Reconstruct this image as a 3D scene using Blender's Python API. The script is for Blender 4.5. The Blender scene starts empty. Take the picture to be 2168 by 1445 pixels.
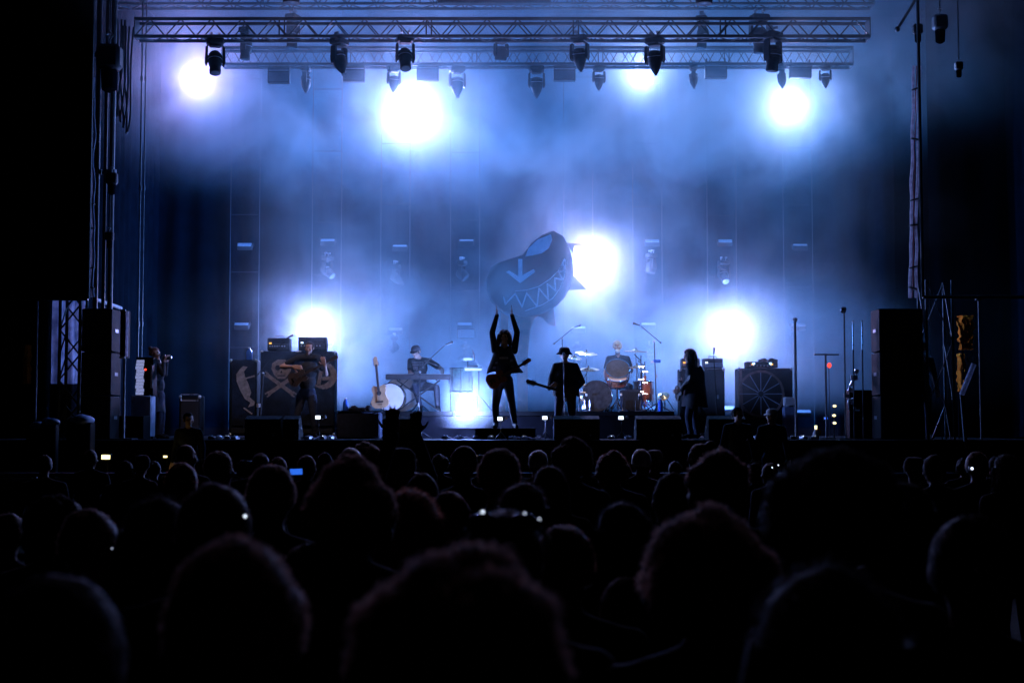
import bpy, bmesh, math, random
import numpy as np
from mathutils import Vector, Matrix, Euler, noise

random.seed(11)
sc = bpy.context.scene
COL = sc.collection
PI = math.pi
R = math.radians

# ------------------------------------------------------------------ camera
F = 3011.1
CZ = 1.85
PITCH = math.atan(177.5 / F)
cam = bpy.data.cameras.new('camera')
camo = bpy.data.objects.new('camera', cam)
COL.objects.link(camo)
sc.camera = camo
cam.lens = 50
cam.sensor_width = 36
cam.clip_start = 0.05
cam.clip_end = 600
camo.location = (0, 0, CZ)
camo.rotation_euler = (PI / 2 + PITCH, 0, 0)
cam.dof.use_dof = True
cam.dof.focus_distance = 28.0
cam.dof.aperture_fstop = 4.5

# ------------------------------------------------------------------ night sky
world = bpy.data.worlds.new('World')
sc.world = world
world.use_nodes = True
wn = world.node_tree
bg = wn.nodes['Background']
sky = wn.nodes.new('ShaderNodeTexSky')
sky.sky_type = 'NISHITA'
sky.sun_disc = False
sky.sun_elevation = R(-9)
sky.sun_rotation = R(180)
wn.links.new(sky.outputs[0], bg.inputs[0])
bg.inputs[1].default_value = 0.05

sc.view_settings.view_transform = 'Standard'
sc.view_settings.look = 'None'
sc.view_settings.exposure = 0.0
sc.view_settings.gamma = 1.0
cy = sc.cycles
cy.use_denoising = True
cy.use_adaptive_sampling = True
cy.adaptive_threshold = 0.03
cy.max_bounces = 6
cy.diffuse_bounces = 2
cy.glossy_bounces = 2
cy.transmission_bounces = 4
cy.transparent_max_bounces = 8
cy.volume_bounces = 0
cy.volume_step_rate = 4.0
cy.volume_max_steps = 128
cy.sample_clamp_indirect = 4.0
cy.caustics_reflective = False
cy.caustics_refractive = False


def at(px, py, Y):
    """world point at depth Y that shows at photo pixel (px, py)"""
    u = (px - 1084) / F
    v = (722.5 - py) / F
    c, s = math.cos(PITCH), math.sin(PITCH)
    k = Y / (c - v * s)
    return Vector((u * k, Y, CZ + k * (s + v * c)))


# ------------------------------------------------------------------ materials
M = {}


def mk(name, col, rough=0.6, metal=0.0, spec=0.4, var=0.25, scale=6.0, bump=0.0, bscale=40.0,
       emit=None, estr=0.0, alpha=None, sheen=0.0, detail=4.0):
    m = bpy.data.materials.new(name)
    m.use_nodes = True
    nt = m.node_tree
    p = nt.nodes['Principled BSDF']
    tc = nt.nodes.new('ShaderNodeTexCoord')
    no = nt.nodes.new('ShaderNodeTexNoise')
    no.inputs['Scale'].default_value = scale
    no.inputs['Detail'].default_value = detail
    nt.links.new(tc.outputs['Object'], no.inputs['Vector'])
    rp = nt.nodes.new('ShaderNodeValToRGB')
    a = [max(0, c * (1 - var)) for c in col]
    b = [min(1, c * (1 + var)) for c in col]
    rp.color_ramp.elements[0].position = 0.3
    rp.color_ramp.elements[1].position = 0.7
    rp.color_ramp.elements[0].color = (*a, 1)
    rp.color_ramp.elements[1].color = (*b, 1)
    nt.links.new(no.outputs[0], rp.inputs[0])
    nt.links.new(rp.outputs[0], p.inputs['Base Color'])
    mr = nt.nodes.new('ShaderNodeMapRange')
    mr.inputs[3].default_value = max(0.02, rough - 0.12)
    mr.inputs[4].default_value = min(1, rough + 0.12)
    nt.links.new(no.outputs[0], mr.inputs[0])
    nt.links.new(mr.outputs[0], p.inputs['Roughness'])
    p.inputs['Metallic'].default_value = metal
    p.inputs['Specular IOR Level'].default_value = spec
    if sheen:
        p.inputs['Sheen Weight'].default_value = sheen
    if bump:
        n2 = nt.nodes.new('ShaderNodeTexNoise')
        n2.inputs['Scale'].default_value = bscale
        n2.inputs['Detail'].default_value = 3
        nt.links.new(tc.outputs['Object'], n2.inputs['Vector'])
        bp = nt.nodes.new('ShaderNodeBump')
        bp.inputs['Strength'].default_value = bump
        bp.inputs['Distance'].default_value = 0.02
        nt.links.new(n2.outputs[0], bp.inputs['Height'])
        nt.links.new(bp.outputs[0], p.inputs['Normal'])
    if emit:
        p.inputs['Emission Color'].default_value = (*emit, 1)
        p.inputs['Emission Strength'].default_value = estr
    if alpha is not None:
        p.inputs['Alpha'].default_value = alpha
    M[name] = m
    return m


mk('ground', (0.02, 0.021, 0.014), 0.95, spec=0.1, var=0.5, scale=3, bump=0.6, bscale=12)
mk('deck', (0.006, 0.006, 0.007), 0.85, spec=0.03, var=0.4, scale=2)
mk('black_cloth', (0.005, 0.005, 0.007), 0.95, spec=0.0, var=0.3, scale=3, bump=0.15, bscale=90)
mk('roof_skin', (0.10, 0.10, 0.11), 0.8, spec=0.1, var=0.2, scale=1.2)
mk('aluminium', (0.30, 0.31, 0.33), 0.42, metal=0.75, var=0.2, scale=9)
mk('truss_dark', (0.06, 0.065, 0.07), 0.5, metal=0.35, var=0.3, scale=9)
mk('steel', (0.10, 0.105, 0.115), 0.5, metal=0.5, var=0.25, scale=14)
mk('chrome', (0.75, 0.75, 0.77), 0.16, metal=1.0, var=0.08, scale=20)
mk('fixture', (0.014, 0.015, 0.018), 0.55, spec=0.2, var=0.3, scale=14)
mk('fixture_trim', (0.45, 0.46, 0.48), 0.35, metal=0.5, var=0.15, scale=14)
mk('glass', (0.10, 0.12, 0.14), 0.12, spec=0.8, var=0.1)
mk('reflector', (0.62, 0.63, 0.66), 0.45, spec=0.5, var=0.1, scale=10)
mk('strobe_face', (0.22, 0.22, 0.24), 0.5, spec=0.4, var=0.3, scale=30)
mk('lit_lens', (0.8, 0.85, 0.9), 0.4, var=0.05, emit=(0.62, 0.78, 1.0), estr=40)
mk('amp_vinyl', (0.007, 0.007, 0.008), 0.75, spec=0.06, var=0.3, scale=20, bump=0.2, bscale=120)
mk('grille', (0.015, 0.015, 0.018), 0.85, spec=0.15, var=0.5, scale=90, bump=0.4, bscale=180)
mk('banner_cloth', (0.012, 0.012, 0.018), 0.95, spec=0.05, var=0.4, scale=7, bump=0.3, bscale=30)
mk('print_tan', (0.26, 0.17, 0.14), 0.9, spec=0.1, var=0.35, scale=16)
mk('print_rust', (0.42, 0.17, 0.08), 0.9, spec=0.1, var=0.4, scale=7)
mk('prop_hull', (0.045, 0.04, 0.042), 0.8, spec=0.2, var=0.3, scale=3)
mk('prop_pale', (0.82, 0.82, 0.84), 0.8, spec=0.2, var=0.12, scale=8)
mk('drum_orange', (0.42, 0.12, 0.05), 0.3, spec=0.5, var=0.3, scale=11)
mk('drum_head', (0.50, 0.44, 0.44), 0.5, spec=0.3, var=0.08, scale=5)
mk('drum_dark', (0.03, 0.03, 0.035), 0.45, spec=0.4, var=0.6, scale=16)
mk('drum_teal', (0.05, 0.11, 0.10), 0.4, spec=0.5, var=0.5, scale=22)
mk('brass', (0.62, 0.42, 0.24), 0.28, metal=0.95, var=0.15, scale=24)
mk('keys', (0.55, 0.55, 0.55), 0.4, var=0.06)
mk('plastic_black', (0.018, 0.018, 0.02), 0.4, spec=0.4, var=0.2)
mk('wood_red', (0.16, 0.045, 0.03), 0.3, spec=0.5, var=0.35, scale=7)
mk('wood_tan', (0.42, 0.26, 0.14), 0.32, spec=0.5, var=0.2, scale=9)
mk('wood_dark', (0.04, 0.025, 0.018), 0.45, var=0.3, scale=12)
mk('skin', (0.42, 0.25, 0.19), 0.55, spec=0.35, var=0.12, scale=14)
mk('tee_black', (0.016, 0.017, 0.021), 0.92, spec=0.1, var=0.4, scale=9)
mk('tee_print', (0.24, 0.24, 0.26), 0.9, spec=0.1, var=0.5, scale=40)
mk('jacket_dark', (0.018, 0.021, 0.026), 0.85, spec=0.15, var=0.45, scale=10, bump=0.4, bscale=14)
mk('vest_green', (0.035, 0.042, 0.036), 0.85, spec=0.15, var=0.6, scale=15, bump=0.4, bscale=16)
mk('jeans', (0.022, 0.027, 0.045), 0.88, spec=0.12, var=0.35, scale=12)
mk('shoe', (0.007, 0.007, 0.008), 0.8, spec=0.05, var=0.2)
mk('hair_dark', (0.014, 0.010, 0.009), 0.6, spec=0.15, var=0.4, scale=22)
mk('hair_black', (0.006, 0.005, 0.005), 0.7, spec=0.05, var=0.4, scale=22)
mk('hair_brown', (0.035, 0.02, 0.016), 0.6, spec=0.15, var=0.4, scale=22)
mk('hair_red', (0.11, 0.04, 0.025), 0.6, spec=0.2, var=0.3, scale=22)
mk('hair_white', (0.80, 0.76, 0.73), 0.5, spec=0.4, var=0.15, scale=22)
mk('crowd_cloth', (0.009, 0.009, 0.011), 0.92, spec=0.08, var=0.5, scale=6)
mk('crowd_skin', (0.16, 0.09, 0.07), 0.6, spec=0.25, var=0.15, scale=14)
mk('cap_cloth', (0.03, 0.03, 0.038), 0.9, spec=0.1, var=0.3)
mk('cap_pale', (0.50, 0.46, 0.46), 0.9, spec=0.1, var=0.2)
mk('bottle_blue', (0.03, 0.13, 0.62), 0.25, spec=0.5, var=0.15)
mk('flightcase', (0.42, 0.46, 0.56), 0.45, spec=0.4, var=0.25, scale=8)
mk('rack_silver', (0.55, 0.56, 0.6), 0.3, metal=0.6, var=0.3, scale=18)
mk('cable', (0.02, 0.02, 0.022), 0.5, var=0.2)
mk('cable_red', (0.45, 0.03, 0.06), 0.5, var=0.2)
mk('tarp_blue', (0.16, 0.20, 0.32), 0.5, spec=0.4, var=0.3, scale=4, bump=0.4, bscale=5)
mk('tarp_orange', (0.55, 0.13, 0.008), 0.9, spec=0.02, var=0.4, scale=3, bump=0.4, bscale=5)
mk('panel_purple', (0.05, 0.04, 0.06), 0.6, var=0.2)
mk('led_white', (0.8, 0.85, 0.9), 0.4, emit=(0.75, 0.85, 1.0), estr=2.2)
mk('rack_glow', (0.3, 0.32, 0.4), 0.4, var=0.5, scale=60, emit=(0.45, 0.52, 1.0), estr=0.45)  # glow put in to imitate stage light on the rack fronts
mk('led_blue', (0.1, 0.2, 0.8), 0.4, emit=(0.05, 0.2, 1.0), estr=2.2)
mk('led_amber', (0.8, 0.4, 0.05), 0.4, emit=(1.0, 0.42, 0.03), estr=1.8)
mk('led_red', (0.8, 0.1, 0.05), 0.4, emit=(1.0, 0.06, 0.03), estr=2.0)
mk('led_cool', (0.5, 0.7, 0.9), 0.4, emit=(0.35, 0.7, 1.0), estr=3.0)
mk('led_yellow', (0.9, 0.8, 0.4), 0.4, emit=(1.0, 0.86, 0.42), estr=2.0)
mk('phone_screen', (0.1, 0.2, 0.7), 0.3, emit=(0.03, 0.17, 0.9), estr=0.9)
mk('sunglass', (0.01, 0.012, 0.03), 0.1, spec=0.9, var=0.05)


def translucent(name, col, w, var=.3, scale=20):
    m = mk(name, col, .6, spec=.2, var=var, scale=scale)
    nt = m.node_tree
    p = nt.nodes['Principled BSDF']
    tr = nt.nodes.new('ShaderNodeBsdfTranslucent')
    mx = nt.nodes.new('ShaderNodeMixShader')
    mx.inputs[0].default_value = w
    for l in list(nt.links):
        if l.to_socket == p.inputs['Base Color']:
            nt.links.new(l.from_socket, tr.inputs['Color'])
    nt.links.new(p.outputs[0], mx.inputs[1])
    nt.links.new(tr.outputs[0], mx.inputs[2])
    nt.links.new(mx.outputs[0], nt.nodes['Material Output'].inputs['Surface'])


# single hairs and thin cloth let light through
translucent('hair_black_strand', (0.03, 0.022, 0.02), .5)
translucent('hair_dark_strand', (0.16, 0.10, 0.085), .6)
translucent('hair_brown_strand', (0.62, 0.36, 0.28), .6)  # paler and redder than the scalp, rim light put into the colour
translucent('hair_red_strand', (0.70, 0.28, 0.18), .6)
translucent('hair_white_strand', (0.85, 0.76, 0.72), .6)
translucent('thin_cloth', (0.62, 0.66, 0.80), .8, .35, 5)
translucent('cable_pale', (0.72, 0.66, 0.72), .55, .3, 12)

# ------------------------------------------------------------------ mesh collector
class MB:
    def __init__(s):
        s.v = []
        s.f = []
        s.mi = []

    def add(s, vs, fs, mi=0):
        k = len(s.v)
        s.v.extend([tuple(x) for x in vs])
        for f in fs:
            s.f.append([i + k for i in f])
            s.mi.append(mi)
        return s

    def box(s, c, d, rot=None, mi=0, ch=0.0):
        c = Vector(c)
        hx, hy, hz = d[0] / 2, d[1] / 2, d[2] / 2
        if ch <= 0:
            vs = [Vector((x, y, z)) for x in (-hx, hx) for y in (-hy, hy) for z in (-hz, hz)]
            fs = [(0, 1, 3, 2), (4, 6, 7, 5), (0, 4, 5, 1), (2, 3, 7, 6), (0, 2, 6, 4), (1, 5, 7, 3)]
        else:
            b = min(ch, hx * .8, hy * .8, hz * .8)
            bm = bmesh.new()
            bmesh.ops.create_cube(bm, size=1)
            for w in bm.verts:
                w.co = (w.co.x * d[0], w.co.y * d[1], w.co.z * d[2])
            bmesh.ops.bevel(bm, geom=bm.edges[:], offset=b, segments=1, affect='EDGES')
            vs = [w.co.copy() for w in bm.verts]
            bm.verts.index_update()
            fs = [[w.index for w in f.verts] for f in bm.faces]
            bm.free()
        if rot is not None:
            vs = [rot @ w for w in vs]
        return s.add([w + c for w in vs], fs, mi)

    def cyl(s, a, b, r0, r1=None, n=10, mi=0, cap=True):
        a, b = Vector(a), Vector(b)
        r1 = r0 if r1 is None else r1
        z = (b - a)
        if z.length < 1e-6:
            return s
        z.normalize()
        x = z.orthogonal().normalized()
        y = z.cross(x)
        vs = []
        for p, r in ((a, r0), (b, r1)):
            for i in range(n):
                t = 2 * PI * i / n
                vs.append(p + (x * math.cos(t) + y * math.sin(t)) * r)
        fs = [(i, (i + 1) % n, n + (i + 1) % n, n + i) for i in range(n)]
        if cap:
            fs += [tuple(range(n - 1, -1, -1)), tuple(range(n, 2 * n))]
        return s.add(vs, fs, mi)

    def tube(s, pts, r, n=6, mi=0):
        pts = [Vector(p) for p in pts]
        rs = r if isinstance(r, (list, tuple)) else [r] * len(pts)
        ref = Vector((0.31, 0.52, 0.79))
        vs, fs = [], []
        for i, p in enumerate(pts):
            t = (pts[min(i + 1, len(pts) - 1)] - pts[max(i - 1, 0)])
            t = t.normalized() if t.length > 1e-9 else Vector((0, 0, 1))
            x = t.cross(ref).normalized()
            y = t.cross(x)
            for k in range(n):
                a = 2 * PI * k / n
                vs.append(p + (x * math.cos(a) + y * math.sin(a)) * rs[i])
        for i in range(len(pts) - 1):
            for k in range(n):
                fs.append((i * n + k, i * n + (k + 1) % n, (i + 1) * n + (k + 1) % n, (i + 1) * n + k))
        fs.append(tuple(range(n - 1, -1, -1)))
        fs.append(tuple(range((len(pts) - 1) * n, len(pts) * n)))
        return s.add(vs, fs, mi)

    def lathe(s, prof, n=20, mat=None, mi=0):
        """profile of (r, z) about local Z, then matrix"""
        vs, fs = [], []
        for r, z in prof:
            for k in range(n):
                a = 2 * PI * k / n
                vs.append(Vector((r * math.cos(a), r * math.sin(a), z)))
        for i in range(len(prof) - 1):
            for k in range(n):
                fs.append((i * n + k, i * n + (k + 1) % n, (i + 1) * n + (k + 1) % n, (i + 1) * n + k))
        fs.append(tuple(range(n - 1, -1, -1)))
        fs.append(tuple(range((len(prof) - 1) * n, len(prof) * n)))
        if mat is not None:
            vs = [mat @ w for w in vs]
        return s.add(vs, fs, mi)

    def ell(s, c, r, n=12, rot=None, mi=0):
        c = Vector(c)
        m = max(6, n // 2 + 2)
        prof = []
        vs, fs = [], []
        for i in range(1, m):
            th = PI * i / m
            for k in range(n):
                a = 2 * PI * k / n
                w = Vector((r[0] * math.sin(th) * math.cos(a), r[1] * math.sin(th) * math.sin(a), r[2] * math.cos(th)))
                vs.append((rot @ w if rot is not None else w) + c)
        top, bot = Vector((0, 0, r[2])), Vector((0, 0, -r[2]))
        if rot is not None:
            top, bot = rot @ top, rot @ bot
        vs += [top + c, bot + c]
        for i in range(m - 2):
            for k in range(n):
                fs.append((i * n + k, (i + 1) * n + k, (i + 1) * n + (k + 1) % n, i * n + (k + 1) % n))
        it, ib = len(vs) - 2, len(vs) - 1
        for k in range(n):
            fs.append((it, k, (k + 1) % n))
            fs.append((ib, (m - 2) * n + (k + 1) % n, (m - 2) * n + k))
        return s.add(vs, fs, mi)

    def prism(s, poly, y0, y1, mi=0):
        """closed outline in XZ, extruded along Y"""
        n = len(poly)
        vs = [(x, y0, z) for x, z in poly] + [(x, y1, z) for x, z in poly]
        fs = [tuple(range(n)), tuple(range(2 * n - 1, n - 1, -1))]
        fs += [(i, n + i, n + (i + 1) % n, (i + 1) % n) for i in range(n)]
        return s.add(vs, fs, mi)

    def mesh(s, name, mats, smooth=True, ang=40):
        me = bpy.data.meshes.new(name)
        me.from_pydata(s.v, [], s.f)
        bm = bmesh.new()
        bm.from_mesh(me)
        bmesh.ops.recalc_face_normals(bm, faces=bm.faces)
        bm.to_mesh(me)
        bm.free()
        if not isinstance(mats, (list, tuple)):
            mats = [mats]
        for m in mats:
            me.materials.append(M[m])
        me.polygons.foreach_set('material_index', s.mi)
        if smooth:
            me.polygons.foreach_set('use_smooth', [True] * len(me.polygons))
            me.set_sharp_from_angle(angle=R(ang))
        me.update()
        return me

    def build(s, name, mats, parent=None, loc=(0, 0, 0), rot=(0, 0, 0), smooth=True, ang=40):
        return link(name, s.mesh(name, mats, smooth, ang), parent, loc, rot)


def link(name, me, parent=None, loc=(0, 0, 0), rot=(0, 0, 0), scale=(1, 1, 1)):
    o = bpy.data.objects.new(name, me)
    COL.objects.link(o)
    o.parent = parent
    o.location = loc
    o.rotation_euler = rot
    o.scale = scale
    return o


def tag(o, label, cat, group=None):
    o['label'] = label
    o['category'] = cat
    if group:
        o['group'] = group
    return o


def thing(name, label, cat, loc=(0, 0, 0), rz=0.0, group=None):
    o = bpy.data.objects.new(name, None)
    o.empty_display_size = 0.1
    COL.objects.link(o)
    o.location = loc
    o.rotation_euler = (0, 0, rz)
    return tag(o, label, cat, group)


def copy_tree(o, label=None, parent=None):
    c = o.copy()
    COL.objects.link(c)
    c.parent = parent
    if label:
        c['label'] = label
    for ch in list(o.children):
        copy_tree(ch, None, c)
    return c


def rotx(a):
    return Matrix.Rotation(a, 3, 'X')


def roty(a):
    return Matrix.Rotation(a, 3, 'Y')


def rotz(a):
    return Matrix.Rotation(a, 3, 'Z')


def tom(frm, to):
    """4x4 matrix that puts local Z along frm->to, origin at frm"""
    d = (Vector(to) - Vector(frm)).normalized()
    q = Vector((0, 0, 1)).rotation_difference(d)
    return Matrix.Translation(Vector(frm)) @ q.to_matrix().to_4x4()

# ================================================================== THE SETTING
g = MB()
n = 24
xs = [-150 + 300 * i / n for i in range(n + 1)]
ys = [-60 + 300 * i / n for i in range(n + 1)]
g.add([(x, y, 0.0) for y in ys for x in xs],
      [(j * (n + 1) + i, j * (n + 1) + i + 1, (j + 1) * (n + 1) + i + 1, (j + 1) * (n + 1) + i) for j in range(n) for i in range(n)])
go = g.build('ground', 'ground', smooth=False)
go['kind'] = 'structure'

DECK = 1.60
RISER = 2.12
stage = thing('stage', 'black festival stage deck with black skirt behind the crowd', 'stage', (0, 29.7, 0))
MB().box((0, 0, DECK - .06), (19.0, 10.6, .12)).build('deck', 'deck', stage)
MB().box((0, -5.34, .76), (19.0, .04, 1.48)).build('front_skirt', 'black_cloth', stage)
MB().box((0, -5.345, DECK - .05), (19.0, .03, .07)).build('edge_trim', 'black_cloth', stage)
lm = MB().cyl((0, 0, 0), (0, 0, DECK - .12), .035, n=8).mesh('leg', 'aluminium')
for i in range(8):
    for y in (-4.6, 0, 4.6):
        link('leg', lm, stage, (-8.6 + i * 2.457, y, 0))

roof = thing('stage_roof', 'pale fabric stage roof above the lighting trusses', 'roof', (0, 29.7, 11.9))
rm = MB()
nx, ny = 40, 6
rm.add([(-11.6 + 23.2 * i / nx, -5.2 + 10.6 * j / ny, .35 + .06 * math.sin(i * 1.3)) for j in range(ny + 1) for i in range(nx + 1)],
       [(j * (nx + 1) + i, j * (nx + 1) + i + 1, (j + 1) * (nx + 1) + i + 1, (j + 1) * (nx + 1) + i) for j in range(ny) for i in range(nx)])
rm.build('roof_skin', 'roof_skin', roof)
bm_ = MB().box((0, 0, .13), (23.2, .14, .18)).mesh('roof_beam', 'truss_dark')
for y in (-4.9, -2.4, 0.2, 2.8, 5.1):
    link('roof_beam', bm_, roof, (0, y, 0))
pm_ = MB().cyl((0, 0, -11.9), (0, 0, .1), .09, n=10).mesh('roof_post', 'truss_dark')
for x in (-11.4, 11.4):
    for y in (-4.9, 5.1):
        link('roof_post', pm_, roof, (x, y, 0))

# cloth walls with folds
def drape(name, label, x0, x1, z0, z1, Y, mat, amp=.06, wl=.5, along='x', cat='curtain', nseg=80, thick=.02):
    o = thing(name, label, cat, ((x0 + x1) / 2, Y, z0) if along == 'x' else (Y, (x0 + x1) / 2, z0))
    m = MB()
    L = x1 - x0
    nz = 8
    rows = []
    for j in range(nz + 1):
        for i in range(nseg + 1):
            t = -L / 2 + L * i / nseg
            ph = noise.noise(Vector((t * .7, j * .25, Y))) * 2.2
            d = amp * math.sin(2 * PI * t / wl + ph) * (0.6 + 0.4 * j / nz * -1 + .4)
            z = (z1 - z0) * j / nz
            rows.append((t, d, z) if along == 'x' else (d, t, z))
    k = len(rows)
    q = [(j * (nseg + 1) + i, j * (nseg + 1) + i + 1, (j + 1) * (nseg + 1) + i + 1, (j + 1) * (nseg + 1) + i) for j in range(nz) for i in range(nseg)]
    back = [(a, b + thick, c) if along == 'x' else (a + thick, b, c) for a, b, c in rows]
    m.add(rows + back, q + [tuple(k + i for i in reversed(f)) for f in q])
    m.build('cloth', mat, o)
    MB().cyl((-L / 2, 0, z1 - z0 + .03) if along == 'x' else (0, -L / 2, z1 - z0 + .03),
             (L / 2, 0, z1 - z0 + .03) if along == 'x' else (0, L / 2, z1 - z0 + .03), .03, n=8).build('top_rail', 'truss_dark', o)
    return o


drape('backdrop', 'black cloth backdrop hanging behind the light ladders', -9.4, 9.4, DECK, 12.0, 34.7, 'black_cloth', .07, .62, nseg=160)
drape('wing_curtain', 'black side curtain closing the left wing beside the woman with camera', 27.6, 34.4, DECK, 11.6, -8.6, 'black_cloth', .06, .5, along='y')
drape('wing_curtain', 'black side curtain closing the right wing beside the tall rack', 27.6, 34.4, DECK, 11.6, 10.9, 'black_cloth', .06, .5, along='y')

# big black speaker scrims left and right of the opening
def scrim(name, label, xa, xb, z0, z1, Y, mat):
    o = thing(name, label, 'scrim', ((xa + xb) / 2, Y, z0))
    w = xb - xa
    h = z1 - z0
    m = MB()
    N1, N2 = 16, 24
    vs = [(-w / 2 + w * i / N1, .05 * noise.noise(Vector((i * .6, j * .5, xa))), h * j / N2) for j in range(N2 + 1) for i in range(N1 + 1)]
    m.add(vs, [(j * (N1 + 1) + i, j * (N1 + 1) + i + 1, (j + 1) * (N1 + 1) + i + 1, (j + 1) * (N1 + 1) + i) for j in range(N2) for i in range(N1)])
    m.build('mesh_cloth', mat, o)
    for s in (-1, 1):
        MB().cyl((s * w / 2, .06, 0), (s * w / 2, .06, h), .03, n=8).build('side_pole', 'truss_dark', o)
    MB().cyl((-w / 2, .06, 0), (w / 2, .06, 0), .03, n=8).build('bottom_pole', 'truss_dark', o)
    return o


mk('scrim_open', (0.006, 0.007, 0.009), 0.95, spec=0.03, alpha=0.32)
scrim('speaker_scrim', 'solid black speaker scrim filling the upper left corner', -12.2, at(190, 300, 24.6).x, at(100, 632, 24.6).z, 13.5, 24.6, 'black_cloth')
scrim('speaker_scrim', 'black gauze speaker scrim right of the pale cable bundle', at(1950, 300, 24.6).x, 12.2, at(1990, 628, 24.6).z, 13.5, 24.6, 'scrim_open')

# ================================================================== TRUSSES
def truss(label, px0, px1, Y, py_bot, py_top, pitch, dep, r_ch, r_br, mat='truss_dark', phase=0):
    a = at(px0, py_bot, Y)
    b = at(px1, py_bot, Y)
    h = at(px0, py_top, Y).z - a.z
    L = b.x - a.x
    o = thing('lighting_truss', label, 'truss', ((a.x + b.x) / 2, Y, a.z), group='lighting trusses over the stage')
    ch = MB().cyl((-L / 2, 0, 0), (L / 2, 0, 0), r_ch, n=10).mesh('chord', mat)
    for y in (0, dep):
        for z in (0, h):
            link('chord', ch, o, (0, y, z))
    N = int(L / pitch)
    p = L / N
    bf = MB().cyl((0, 0, 0), (p, 0, h), r_br, n=6).mesh('brace', mat)
    bb = MB().cyl((0, 0, 0), (p, dep, 0), r_br, n=6).mesh('brace', mat)
    for i in range(N):
        x = -L / 2 + i * p
        up = (i % 2 == 0)
        link('brace', bf, o, (x if up else x + p, 0, 0), scale=(1 if up else -1, 1, 1))
        upb = (i + phase) % 2 == 0
        link('brace', bf, o, (x if upb else x + p, dep, 0), scale=(1 if upb else -1, 1, 1))
        link('brace', bb, o, (x if up else x + p, 0, 0), scale=(1 if up else -1, 1, 1))
    jm = MB().cyl((0, 0, 0), (0, 0, h), r_br * 1.1, n=6).mesh('strut', mat)
    for i in range(1, 5):
        for dx in (-.05, .05):
            link('strut', jm, o, (-L / 2 + L * i / 5 + dx, 0, 0))
    for x in (-L / 2, L / 2):
        MB().box((x, dep / 2, h / 2), (.02, dep + .06, h + .06), ch=.004).build('end_plate', mat, o)
    return o, L, h


YF, YM, YR = 27.0, 30.4, 29.0
truss('front lighting truss with wide zigzag bracing nearest the crowd', 285, 1842, YF, 77, 40, .29, .34, .034, .014)
truss('middle lighting truss with fine cross bracing and hanging panels', 470, 1806, YM, 136, 101, .21, .30, .036, .009, phase=1)
truss('high lighting truss cut off by the top edge of the picture', 240, 1850, YR, 8, -34, .30, .36, .03, .014)
hp = thing('header_panel', 'dark flat panel box under the roof at the top middle', 'panel', at(1046, 9, 28.4))
w_ = at(1165, 0, 28.4).x - at(927, 0, 28.4).x
MB().box((0, 0, .2), (w_, .2, .4), ch=.01).build('case', 'fixture', hp)
for s in (-1, 1):
    MB().cyl((s * w_ * .4, 0, .4), (s * w_ * .4, 0, 1.0), .02, n=8).build('hanger', 'truss_dark', hp)

# ================================================================== LIGHT FIXTURES
HEADS = 'moving heads hanging from the trusses'


def moving_head(label, px, py_top, py_bot, Y, tilt=0.0, pan=0.0, kind='profile', group=HEADS):
    """hangs at pixel px from row py_top to py_bot at depth Y"""
    p = at(px, py_top, Y)
    H = p.z - at(px, py_bot, Y).z
    s = H / 0.95
    o = thing('moving_head', label, 'stage light', p, pan, group)
    m = MB()
    for dx in (-.09, .09):
        m.tube([(dx * s, 0, .10 * s), (dx * s, .04 * s, .04 * s), (dx * s, .02 * s, -.04 * s)], .018 * s, 6)
        m.box((dx * s, 0, .08 * s), (.05 * s, .11 * s, .06 * s))
    m.build('clamp', 'fixture_trim', o)
    m = MB()
    m.box((0, 0, -.10 * s), (.40 * s, .30 * s, .15 * s), ch=.03 * s)
    m.box((0, 0, -.19 * s), (.26 * s, .24 * s, .05 * s), ch=.015 * s)
    for dx in (-.21, .21):
        m.box((dx * s, 0, -.08 * s), (.03 * s, .12 * s, .05 * s))
    m.build('base', 'fixture', o)
    hz = -.58 * s if kind == 'profile' else -.52 * s
    for sx in (-1, 1):
        m = MB()
        m.prism([(sx * .17 * s, -.2 * s), (sx * .225 * s, -.24 * s), (sx * .235 * s, hz - .02 * s), (sx * .205 * s, hz - .10 * s), (sx * .165 * s, hz - .04 * s)], -.07 * s, .07 * s)
        m.build('yoke_arm', 'fixture', o)
    m = MB()
    if kind == 'profile':
        prof = [(.02, .27), (.10, .26), (.145, .2), (.155, .05), (.15, -.06), (.125, -.16), (.135, -.2), (.132, -.29), (.11, -.30)]
    elif kind == 'beam':
        prof = [(.02, .2), (.11, .18), (.15, .10), (.16, 0), (.155, -.1), (.11, -.22), (.05, -.33), (.02, -.36)]
    else:
        prof = [(.02, .22), (.12, .2), (.18, .08), (.19, -.02), (.185, -.16), (.17, -.2), (.05, -.2)]
    m.lathe([(r * s, z * s) for r, z in prof], 20)
    for k in range(5):
        m.lathe([(.158 * s, (.16 - k * .035) * s), (.166 * s, (.15 - k * .035) * s), (.158 * s, (.14 - k * .035) * s)], 20)
    h = m.build('head', 'fixture', o, (0, 0, hz), (tilt, 0, 0))
    m = MB()
    zz = prof[-1][1] * s
    m.lathe([(.11 * s if kind != 'beam' else .03 * s, zz - .002), (.06 * s, zz - .012 * s), (.01 * s, zz - .016 * s)], 16)
    m.build('lens', 'glass', h)
    m = MB()
    m.tube([(math.cos(t) * .162 * s, math.sin(t) * .162 * s, .06 * s) for t in [PI + k * PI / 8 for k in range(9)]], .009 * s, 5)
    m.build('trim_ring', 'fixture_trim', h)
    return o


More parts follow.
